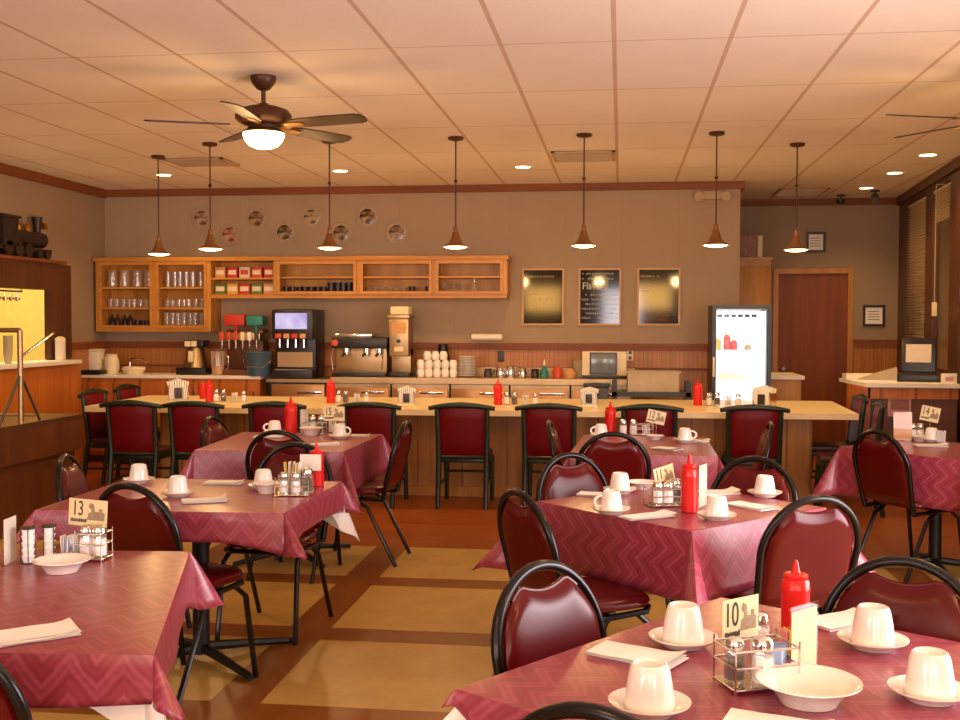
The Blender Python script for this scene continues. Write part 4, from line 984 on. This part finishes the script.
B().box(-.31, .14, -.08, .28, .0, .74, .012).box(-.31, .14, -.2, -.08, .42, .74, .012).box(-.31, .14, -.22, -.08, .0, .09, .01).obj('body', M['black'], t)
B().box(-.27, .08, -.212, -.2, .53, .70, .004).obj('lit_sign', M['screen'], t)
for i in range(4):
    x = -.24+.09*i; o = B().box(x-.03, x+.035, -.215, -.2, .43, .48, .004).obj('flavour_button', M[('orangep', 'tan', 'redbox', 'tan')[i]], t); B().cyl((x, -.15, .33), (x, -.15, .42), .014).obj('nozzle', M['chrome'], o)
B().box(-.28, .11, -.1, -.085, .12, .28).obj('splash_panel', M['steel'], t, False)
B().box(-.27, .1, -.215, -.09, .09, .1).obj('drip_grille', M['chrome'], t, False)
t = thing('espresso_machine', 'brass-toned espresso machine on the steel worktop', 'coffee machine', (-2.75, 11.52, ZB))
B().box(-.29, .27, -.1, .2, .03, .36, .02).obj('body', M['steel'], t); B().box(-.31, .29, -.2, .22, .3, .42, .02).obj('top_housing', M['black'], t); B().box(-.28, .12, -.16, .18, .42, .46, .01).obj('cup_rail', M['chrome'], t); B().box(-.3, .28, -.24, .2, 0, .04, .006).obj('drip_tray', M['black'], t)
for x in (-.16, .06, .2):
    o = B().cyl((x, -.15, .24), (x, -.15, .31), .035).obj('group_head', M['chrome'], t); B().cyl((x, -.17, .25), (x, -.3, .23), .012, .016).obj('portafilter_handle', M['black'], o)
B().lathe([(.001, 0), (.035, 0), (.035, .012), (.001, .014)], (-.27, -.2, .36), 16, Matrix.Rotation(PI/2, 4, 'X'), False).obj('gauge', M['orangep'], t)
B().tube([(-.29, -.2, .3), (-.3, -.25, .2), (-.28, -.26, .08)], .006, 6).obj('steam_wand', M['chrome'], t)
B().tube([(.25, -.2, .3), (.26, -.25, .2), (.25, -.26, .08)], .006, 6).obj('steam_wand', M['chrome'], t)
t = thing('coffee_grinder', 'tall steel coffee grinder with white top beside the espresso machine', 'grinder', (-2.34, 11.5, ZB))
B().box(-.11, .11, -.14, .16, 0, .04, .006).obj('base', M['black'], t); B().box(-.105, .105, -.0, .16, .04, .3, .008).obj('column', M['steel'], t); B().box(-.105, .105, -.13, .16, .22, .62, .012).obj('body', M['steel'], t)
B().box(-.115, .115, -.14, .17, .62, .66, .006).obj('lid', M['steel'], t); B().box(-.1, .1, -.1, .12, .66, .75, .02).obj('hopper', M['trimw'], t); B().box(-.075, .075, -.136, -.13, .46, .58).obj('window', M['tan'], t, False); B().lathe([(.001, 0), (.02, 0), (.02, .02), (.001, .022)], (0, -.13, .38), 14, Matrix.Rotation(PI/2, 4, 'X'), False).obj('knob', M['black'], t); B().box(-.05, .05, -.136, -.13, .27, .32).obj('label_plate', M['trimw'], t, False)
# cups piled, plates stacked
bcup = lathe_thing('stacked_cup', [(.001, 0), (.038, 0), (.044, .05), (.034, .085), (.03, .09), (.001, .085)], M['china'], 'cup', 20)
for lv, n in ((0, 5), (1, 5), (2, 3)):
    for i in range(n): bcup((-2.12+.088*i+(.0 if lv < 2 else .07), 11.47, ZB+.0005+.0905*lv), 0, 'white cup in the %s row of the cup pile by the grinder' % ('bottom', 'middle', 'top')[lv], 'white cups piled by the grinder')
bpl = lathe_thing('stacked_plate', [(.001, 0), (.05, 0), (.095, .016), (.095, .02), (.05, .008), (.001, .006)], M['china'], 'plate', 24)
for i in range(13): bpl((-1.62, 11.48, ZB+.0005+.0165*i), 0, 'white plate in the stack right of the cup pile', 'stacked white plates on the steel worktop')
t = tag(B().lathe([(.001, 0), (.06, 0), (.07, .1), (.045, .16), (.05, .18), (.001, .18)], seg=22, cap=False).obj('coffee_pot', M['black'], None, True, (-1.92, 11.72, ZB+.28)), 'dark coffee pot above the cup pile', 'pot')
t.location.z = ZB; t.scale = (1.1, 1.1, 1.9)
for x, h, m, l in ((-1.40, .09, 'dgrey', 'grey creamer pot right of the plate stack'), (-1.27, .11, 'chrome', 'first steel milk pitcher'), (-1.16, .12, 'chrome', 'second steel milk pitcher, a bit taller'), (-1.03, .10, 'chrome', 'third steel milk pitcher'), (-.90, .09, 'dmug', 'dark sugar pot left of the green cone bottle')):
    o = thing('milk_pitcher', l+' on the steel worktop', 'pitcher', (x, 11.5, ZB), 0, 'small pitchers on the steel worktop')
    B().lathe([(.001, 0), (.042, 0), (.046, h*.4), (.036, h*.85), (.042, h), (.039, h), (.001, .01)], seg=20, cap=False).obj('body', M[m], o); B().tube([(.04, 0, h*.25), (.062, 0, h*.4), (.058, 0, h*.75), (.037, 0, h*.9)], .005, 6).obj('handle', M[m], o)
o = thing('cone_bottle', 'pale green cone bottle on the steel worktop', 'bottle', (-.80, 11.5, ZB)); B().lathe([(.001, 0), (.045, 0), (.04, .06), (.015, .13), (.001, .13)], seg=20, cap=False).obj('body', M['teal'], o); B().lathe([(.016, .128), (.012, .16), (.004, .19), (.001, .19)], seg=14, cap=False).obj('tip', M['trimw'], o)
o = tag(B().lathe([(.001, 0), (.05, 0), (.055, .07), (.04, .11), (.001, .115)], seg=22, cap=False).obj('red_canister', M['orangep'], None, True, (-.66, 11.5, ZB)), 'small orange red canister on the steel worktop', 'canister')
o = tag(B().lathe([(.001, 0), (.06, 0), (.065, .05), (.03, .09), (.001, .095)], seg=22, cap=False).obj('brown_jar', M['tan'], None, True, (-.53, 11.48, ZB)), 'squat tan jar next to the orange red canister', 'jar')
o = tag(B().lathe([(.001, 0), (.07, 0), (.085, .17), (.09, .18), (.086, .18), (.065, .01), (.001, .008)], seg=24, cap=False).obj('cream_tub', M['grey'], None, True, (-.43, 11.66, ZB)), 'cream tub left of the small terminal', 'tub')
t = thing('order_terminal', 'cream boxed terminal with a grey screen on the steel worktop', 'terminal', (-.17, 11.5, ZB))
B().box(-.23, .23, -.1, .1, 0, .03, .006).obj('foot', M['black'], t); B().box(-.23, .23, -.08, .1, .03, .28, .008).obj('body', M['trimw'], t); o = B().box(-.14, .12, -.095, -.08, .05, .26, .004).obj('screen', M['tablet'], t); B().box(-.15, -.14, -.1, -.08, .04, .27).box(.12, .13, -.1, -.08, .04, .27).box(-.14, .12, -.1, -.08, .26, .27).box(-.14, .12, -.1, -.08, .04, .05).obj('bezel', M['black'], o, False)
t = thing('paper_roll_holder', 'white roll mounted above the wainscot rail', 'roll holder', (-1.45, 11.85, 1.355)); B().cyl((-.16, -.05, .025), (.16, -.05, .025), .035).obj('roll', M['white'], t); [B().box(a, a+.01, -.06, .051, 0, .05).obj('bracket', M['trimw'], t, False) for a in (-.17, .16)]
for x, z, y, l in ((-1.30, 1.17, 11.872, 'dark wall outlet in the wainscot below the white roll'), (.10, 1.19, 11.872, 'wall outlet in the wainscot above the grey tub')):
    t = thing('wall_outlet', l, 'outlet', (x, y, z)); B().box(-.035, .035, -.008, 0, -.06, .06, .002).obj('cover', M['dmug'] if x < 0 else M['trimw'], t); B().box(-.015, .015, -.011, -.008, .012, .045).box(-.015, .015, -.011, -.008, -.045, -.012).obj('socket', M['black'], t, False)
# cart with tubs
t = thing('bus_cart', 'black framed cart holding grey tubs behind the counter', 'cart', (.30, 11.0, 0))
for sx in (-1, 1):
    for sy in (-1, 1):
        o = B().box(sx*.36-.025, sx*.36+.025, sy*.17-.02, sy*.17+.02, .06, .96).obj('post', M['black'], t, False); B().lathe([(.001, -.02), (.035, -.02), (.035, .02), (.001, .02)], (sx*.36, sy*.17, .036), 16, Matrix.Rotation(PI/2, 4, 'X'), False).obj('caster', M['dgrey'], o)
for z in (.84, .62, .2): B().box(-.385, .385, -.19, .19, z-.025, z+.02).obj('shelf', M['black'], t, False)
for z, w, h, l in ((.8605, .26, .2, 'grey tub on the top shelf of the black cart'), (.6405, .22, .12, 'pale grey tub on the lower shelf of the black cart')):
    o = thing('bus_tub', l, 'tub', (.32, 11.0, z), 0, 'grey bus tubs'); 
    b = B(); a, c = .75*w+.06, .14
    b.prism([(-a+.0, -c), (a, -c), (a, c), (-a, c)], 0, .004)
    for x0, x1, y0, y1 in ((-a, a, -c, -c+.004), (-a, a, c-.004, c), (-a, -a+.004, -c, c), (a-.004, a, -c, c)): b.box(x0, x1, y0, y1, .004, h)
    b.obj('body', M['grey'], o, False); B().box(-a-.015, a+.015, -c-.015, -c, h-.015, h).box(-a-.015, a+.015, c, c+.015, h-.015, h).box(-a-.015, -a, -c, c, h-.015, h).box(a, a+.015, -c, c, h-.015, h).obj('rim', M['grey'], o, False)
t = thing('bar_stool_back', 'dark brown chair-like stand left of the black cart', 'stand', (-.24, 11.0, 0)); B().box(-.12, .12, -.1, .1, 0, .9, .01).obj('body', M['dmug'], t); B().box(-.13, .13, -.11, .11, .9, .93, .006).obj('top', M['black'], t)
# lit fridge
t = thing('display_fridge', 'glass door display fridge glowing white at the end of the back bar', 'fridge', (1.2, 11.4, 0))
for x0, x1, y0, y1, z0, z1, nm in ((-.29, -.25, -.2, .3, .1, 1.68, 'side_panel'), (.25, .29, -.2, .3, .1, 1.68, 'side_panel'), (-.29, .29, -.2, .3, 1.68, 1.72, 'top_panel'), (-.29, .29, -.2, .3, 0, .1, 'base')): B().box(x0, x1, y0, y1, z0, z1).obj(nm, M['black'], t, False)
B().box(-.25, .25, .27, .3, .1, 1.68).obj('liner', M['frin'], t, False)
B().box(-.25, -.24, -.1, .27, .12, 1.66).box(.24, .25, -.1, .27, .12, 1.66).obj('light_tube', M['cold'], t, False)
B().box(-.24, .24, .255, .27, .12, 1.66).obj('light_panel', M['cold'], t, False)
for z in (.4, .68, .96, 1.26): B().box(-.24, .24, -.1, .25, z-.006, z+.006).obj('shelf', M['frin'], t, False)
o = B().box(-.29, -.25, -.24, -.2, .1, 1.72).box(.26, .29, -.24, -.2, .1, 1.72).box(-.25, .26, -.24, -.2, 1.68, 1.72).box(-.25, .26, -.24, -.2, .1, .14).obj('door', M['black'], t, False)
B().box(-.25, .26, -.225, -.22, .14, 1.68).obj('pane', M['cglass'], o, False); B().box(-.285, -.265, -.27, -.24, 1.0, 1.2, .004).obj('handle', M['trimw'], o)
for i in range(6): B().box(-.2+.07*i, -.15+.07*i, .235, .25, 1.6, 1.63).obj('vent_slot', M['dgrey'], t, False)
for x, m, h, l in ((1.08, 'redbox', .19, 'red bottle inside the lit fridge'), (1.15, 'redbox', .12, 'red jar inside the lit fridge'), (.985, 'ybox', .13, 'yellow carton bottle inside the lit fridge'), (1.29, 'grey', .06, 'grey tray inside the lit fridge')):
    o = thing('chilled_item', l, 'bottle' if h > .1 else 'tray', (x, 11.42, 1.266)); B().lathe([(.001, 0), (.035, 0), (.036, h*.65), (.018, h*.82), (.001, h*.82)], seg=16, cap=False).obj('body', M[m], o); B().lathe([(.018, h*.81), (.02, h*.82), (.02, h), (.001, h)], seg=14, cap=False).obj('cap', M['trimw'], o)
for z, nm in ((.966, 'upper'), (.686, 'middle'), (.406, 'lower')):
    o = thing('food_tray', 'pale food tray on the %s shelf of the lit fridge' % nm, 'tray', (1.14, 11.44, z)); B().box(-.15, .12, -.08, .08, 0, .05, .008).obj('base', M['trimw'], o); B().box(-.155, .125, -.085, .085, .05, .065, .004).obj('lid', M['salt'], o)
lamp('fridge_light', 'AREA', (1.2, 11.12, 1.0), 3, (1, .97, .92), (.4, 1.2), (PI/2, 0, 0))

# ------------------------------------------------------------------ alcove on the right
t = thing('tall_cupboard', 'tall honey oak cupboard in the alcove left of the door', 'cupboard', (1.52, 13.3, 0)); B().box(-.18, .2, -.3, .36, 0, 2.27).obj('body', M['oak'], t, False); B().box(-.17, .19, -.32, -.3, .1, 2.2, .005).obj('door', M['oak'], t); B().box(-.19, .22, -.33, .36, 2.27, 2.3).obj('top', M['oakx'], t, False)
t = thing('poster_box', 'red and dark printed board leaning on top of the tall cupboard', 'board', (1.50, 13.3, 2.3)); B().box(-.17, .1, -.06, .0, 0, .28).obj('panel', M['photo'], t, False); B().box(.1, .15, -.08, .04, 0, .27).obj('side', M['trimw'], t, False)
t = thing('low_cabinet', 'low wood cabinet with white top right of the lit fridge', 'cabinet', (1.7, 12.0, 0)); B().box(-.2, .17, -.3, .5, 0, .95).obj('body', M['oak'], t, False); B().box(-.2, .2, -.33, .5, .95, .99, .005).obj('worktop', M['white'], t, False)
def picture(x, z, w, h, label):
    t = thing('framed_certificate', label, 'picture', (x, 13.7, z), 0, 'framed certificates'); B().box(-w, w, -.012, -.002, -h, h).obj('backing', M['paper'], t, False); B().box(-w, -w+.03, -.025, -.012, -h, h).box(w-.03, w, -.025, -.012, -h, h).box(-w+.03, w-.03, -.025, -.012, -h, -h+.03).box(-w+.03, w-.03, -.025, -.012, h-.03, h).obj('frame', M['dmug'], t, False)
    b = B(); r = random.Random(5)
    for i in range(4): b.box(-w*.55, w*(.3+r.random()*.25), -.0135, -.0122, h*(.4-.25*i)-.006, h*(.4-.25*i)+.004)
    b.obj('printed_lines', M['sepia'], t, False)
picture(2.34, 2.52, .115, .125, 'small framed certificate above the door behind the right pendant'); picture(3.03-.0, 1.63, .13, .13, 'dark framed certificate right of the door')
# window blinds
for (a, b_), nm in zip(((.64, 1.64), (2.10, 2.83)), ('farther', 'nearer')):
    c_ = Matrix.Translation(RW) @ Rz(RA) @ Vector((.014, -(a+b_)/2, 2.88))
    t = thing('window_blind', 'slatted blind hanging in the %s right wall window' % nm, 'blind', tuple(c_), RA, 'window blinds'); w = (b_-a)/2
    B().box(-.018, .018, -w, w, -.03, .0).obj('head_rail', M['blind'], t, False)
    n = 58 if nm == 'farther' else 10
    b = B()
    for i in range(n):
        m = Matrix.Translation((0, 0, -.045-i*.03)) @ Matrix.Rotation(.6, 4, 'Y'); b.box(-.012, .012, -w, w, -.0008, .0008, 0, m)
    b.obj('slats', M['blind'], t, False); B().cyl((0, -w*.6, -.03), (0, -w*.6, -.05-n*.03), .0015, seg=5).obj('cord', M['blind'], t); B().cyl((0, w*.6, -.03), (0, w*.6, -.05-n*.03), .0015, seg=5).obj('cord', M['blind'], t)
    if nm == 'nearer':
        o = B().cyl((-.135, -w*1.02, -.02), (-.135, -w*1.02, -1.15), .004, seg=6).cyl((-.018, -w*.98, -.02), (-.135, -w*1.02, -.02), .004, seg=6).obj('pull_cord', M['blind'], t)
        B().box(-.155, -.115, -w*1.02-.035, -w*1.02+.035, -1.27, -1.14, .006).obj('cord_weight', M['trimw'], o)
lamp('lobby_light', 'AREA', (3.95, 11.2, 2.95), 40, (1, .78, .48), (.6, 3), (0, 0, 0))
# register desk
t = thing('register_desk', 'register desk with white top and dark front at the right wall', 'desk', (2.62, 10.6, 0))
B().box(-.38, .38, -.36, .3, 0, .965).obj('body', M['brown'], t, False); B().box(-.4, .38, -.39, -.36, .86, .965).obj('apron', M['orange'], t, False); B().box(-.44, -.38, -.39, .35, 0, .965).obj('end_panel', M['orange'], t, False)
B().prism([(-.48, .52), (-.42, -.42), (.38, -.46), (.42, .52)], .965, 1.0).obj('top', M['white'], t, False)
tag(B().box(-.16, .16, -.1, .1, 0, .05, .006).obj('paper_pad', M['white'], None, False, (2.32, 10.98, 1.0)), 'white pad on the back of the register desk', 'pad')
t = thing('cash_register', 'dark register monitor with a lit panel on the register desk', 'register', (2.76, 10.62, 1.0), -.3)
B().box(-.2, .2, -.15, .2, 0, .07, .01).obj('base', M['black'], t); B().box(-.15, .15, -.06, .0, .08, .4, .01, Matrix.Rotation(-.15, 4, 'X')).obj('monitor', M['black'], t); B().box(-.11, .11, -.067, -.06, .17, .34, 0, Matrix.Rotation(-.15, 4, 'X')).obj('screen', M['whitebox'], t, False); B().box(-.03, .03, 0, .06, .05, .2).obj('neck', M['dgrey'], t, False)
t = thing('paper_pile', 'sloping pile of papers and a cloth beside the register', 'papers', (2.36, 10.62, 1.0), -.2); B().prism([(-.18, 0), (.2, 0), (.2, .13), (.1, .1), (-.1, .03)], -.1, .1, Matrix.Rotation(PI/2, 4, 'X')).obj('stack', M['grey'], t, False); B().box(-.2, .2, -.13, .12, 0, .012).obj('loose_sheet', M['paper'], t, False)
t = thing('desk_sign', 'small white sign at the right end of the register desk', 'sign', (2.93, 10.28, 1.0)); B().box(-.06, .07, -.02, .02, 0, .09, .004).obj('panel', M['white'], t); B().box(-.03, .04, -.022, -.02, .02, .06).obj('print', M['pink'], t, False)
t = thing('desk_photo', 'printed picture on the dark front of the register desk', 'picture', (2.50, 10.24, .8)); B().box(-.1, .1, -.008, 0, -.1, .1).obj('sheet', M['pink'], t, False); B().box(-.08, .08, -.01, -.008, -.04, .05).obj('photo', M['photo'], t, False)
# ------------------------------------------------------------------ left side: buffet, hatch contents, model engine
t = thing('salad_buffet', 'dark panelled buffet with stainless rim and guard post at left', 'buffet', (-4.85, 6.9, 0))
B().box(-.5, .5, -1.3, 1.34, .0, .52).obj('base', M['brown'], t, False)
B().box(-.55, .55, -1.35, 1.37, .52, .76).obj('apron', M['brown'], t, False)
b = B().box(-.55, .55, -1.35, -1.2, .76, .80).box(-.55, .55, 1.2, 1.37, .76, .80).box(-.55, -.35, -1.2, 1.2, .76, .80).box(.3, .55, -1.2, 1.2, .76, .80); b.obj('rim', M['steel'], t, False)
for i in range(4): B().box(-.33, .28, -1.18+.6*i, -.62+.6*i, .765, .79, .01).obj('lid', M['steel'], t)
B().cyl((.5, .56, .80), (.5, .56, 1.48), .02).obj('guard_post', M['steel'], t); B().cyl((.5, .56, 1.48), (-.5, .56, 1.48), .018).obj('guard_rail', M['steel'], t)
for dx, dy in ((.0, .26), (.0, -.28)): B().cyl((.5+dx, .56+dy, .80), (.5, .56, 1.16), .01).obj('brace', M['dgrey'], t)
B().cyl((.5, .56, 1.28), (.5, 1.02, 1.45), .012).obj('brace', M['chrome'], t)
B().box(-.5, .48, -1.2, .56, 1.498, 1.506).obj('glass_guard', M['acrylic'], t, False)
for y, l in ((9.25, 'nearer'), (9.5, 'farther')):
    for k_ in range(1):
        o = thing('cup_stack', '%s tapered stack of pale cups on the hatch ledge' % l, 'cup stack', (-5.66, y, 1.151), 0, 'stacks of cups on the ledge')
        for i in range(6): B().lathe([(.03, 0), (.045, .11), (.043, .11), (.028, .004)], (0, 0, .0+.03*i), 16, cap=False).obj('cup', M['grey'], o)
t = thing('kitchen_shelf', 'dark shelf rack standing in the yellow kitchen', 'rack', (-7.3, 10.2, 0))
for sx in (-1, 1):
    for sy in (-1, 1): B().box(sx*.2-.02, sx*.2+.02, sy*.9-.02, sy*.9+.02, 0, 1.7).obj('post', M['dgrey'], t, False)
for z in (1.0, 1.35, 1.62): B().box(-.22, .22, -.92, .92, z, z+.03).obj('shelf', M['dgrey'], t, False)
t = thing('utensil_rail', 'row of utensils hanging from the top of the hatch', 'rail', (-5.95, 9.95, 1.84)); B().cyl((0, -.4, 0), (0, .3, 0), .008).cyl((0, -.39, 0), (0, -.39, .04), .005).cyl((0, .29, 0), (0, .29, .04), .005).obj('bar', M['black'], t)
for i in range(6): B().cyl((0, -.34+.11*i, 0), (0, -.34+.11*i, -.07), .006).lathe([(.001, -.1), (.03, -.08), (.028, -.06), (.001, -.055)], (0, -.34+.11*i, 0), 12, cap=False).obj('ladle', M['chrome'], t)
t = thing('hatch_canister', 'white canister at the right end of the hatch ledge', 'canister', (-5.64, 10.42, 1.151)); B().lathe([(.001, 0), (.05, 0), (.05, .2), (.001, .2)], seg=20, cap=False).obj('body', M['whitebox'], t); B().lathe([(.052, .19), (.052, .22), (.02, .24), (.001, .24)], seg=20, cap=False).obj('lid', M['trimw'], t)
lamp('kitchen_light', 'AREA', (-7.2, 10.4, 2.9), 90, (1, .86, .5), (1.2, 2.4), (0, 0, 0))
t = thing('model_locomotive', 'dark model steam engine on top of the kitchen hatch', 'model train', (-5.78, 9.87, 2.161), PI/2)
Y90 = Matrix.Rotation(PI/2, 4, 'Y')
B().box(-.5, .55, -.06, .06, .06, .1).obj('chassis', M['iron'], t, False); B().lathe([(.001, -.1), (.075, -.1), (.08, 0), (.08, .45), (.07, .47), (.001, .475)], (0, 0, .19), 22, Y90, False).obj('boiler', M['iron'], t)
B().box(-.36, -.1, -.085, .085, .1, .36).box(-.39, -.07, -.1, .1, .36, .385).obj('cab', M['iron'], t, False); B().cyl((.38, 0, .25), (.38, 0, .42), .03, .055).obj('chimney', M['iron'], t); B().lathe([(.001, 0), (.04, 0), (.04, .05), (.02, .08), (.001, .085)], (.2, 0, .26), 16, None, False).obj('steam_dome', M['brassm'], t); B().lathe([(.001, 0), (.03, 0), (.03, .05), (.001, .07)], (.04, 0, .26), 16, None, False).obj('sand_dome', M['brassm'], t)
for x, r_ in ((-.25, .07), (-.08, .07), (.09, .07), (.3, .045), (.44, .045)):
    for sy in (-1, 1): B().cyl((x, sy*.06, r_), (x, sy*.085, r_), r_, seg=18).obj('wheel', M['iron'], t)
B().prism([(.5, -.08), (.62, 0), (.5, .08)], .02, .1).obj('cowcatcher', M['iron'], t, False); B().cyl((.46, 0, .34), (.53, 0, .34), .035).obj('headlamp', M['brassm'], t)
t = thing('model_tender', 'dark model tender with figures behind the model engine', 'model train', (-5.78, 9.17, 2.161), PI/2); B().box(-.25, .13, -.08, .08, .06, .3, .01).obj('body', M['iron'], t); B().box(-.22, .1, -.06, .06, .3, .35, .02).obj('coal_load', M['dmug'], t)
for x in (-.15, .04):
    for sy in (-1, 1): B().cyl((x, sy*.06, .05), (x, sy*.085, .05), .05, seg=16).obj('wheel', M['iron'], t)

# ------------------------------------------------------------------ daylight from the front windows, camera
DAY = (1, .88, .90)
for x, w_, e in ((-3.95, 1.85, 110), (0, .88, 60), (2.22, 1.0, 60)):
    lamp('daylight_window', 'AREA', (x, -2.98, 1.58), e, DAY, (w_, 1.6), (PI/2+.28, 0, 0))
lamp('daylight_window', 'AREA', (2.89, 3.55, 1.22), 150, DAY, (2.3, 1.7), (PI/2-.1, 0, PI/2))
for x, z in ((-1.9, 2.1), (.75, 2.15)):   # unseen warm panels added to put golden glare on the writing boards
    lamp('board_glare_light', 'AREA', (x, -2.95, z), 24, (1, .52, .13), (.9, .6), (PI/2, 0, 0))
w = bpy.data.worlds.new('World'); S.world = w; w.use_nodes = True
bg = w.node_tree.nodes['Background']; bg.inputs[0].default_value = (.9, .8, .7, 1); bg.inputs[1].default_value = .04
yaw, pitch, roll = .1285, .0353, .002
F = Vector((-math.sin(yaw)*math.cos(pitch), math.cos(yaw)*math.cos(pitch), -math.sin(pitch)))
r = Vector((math.cos(yaw), math.sin(yaw), 0)); u = r.cross(F)
r, u = r*math.cos(roll)+u*math.sin(roll), u*math.cos(roll)-r*math.sin(roll)
cd = bpy.data.cameras.new('camera'); co = bpy.data.objects.new('camera', cd); COL.objects.link(co)
cd.sensor_width = 36; cd.lens = 1090/960*36; cd.clip_start = .05
co.matrix_world = Matrix(((r.x, u.x, -F.x, 0), (r.y, u.y, -F.y, 0), (r.z, u.z, -F.z, 1.55), (0, 0, 0, 1)))
S.camera = co
S.view_settings.view_transform = 'Standard'; S.view_settings.look = 'None'; S.view_settings.gamma = 1; S.view_settings.exposure = .38
try: S.view_settings.use_curve_mapping = False
except Exception: pass
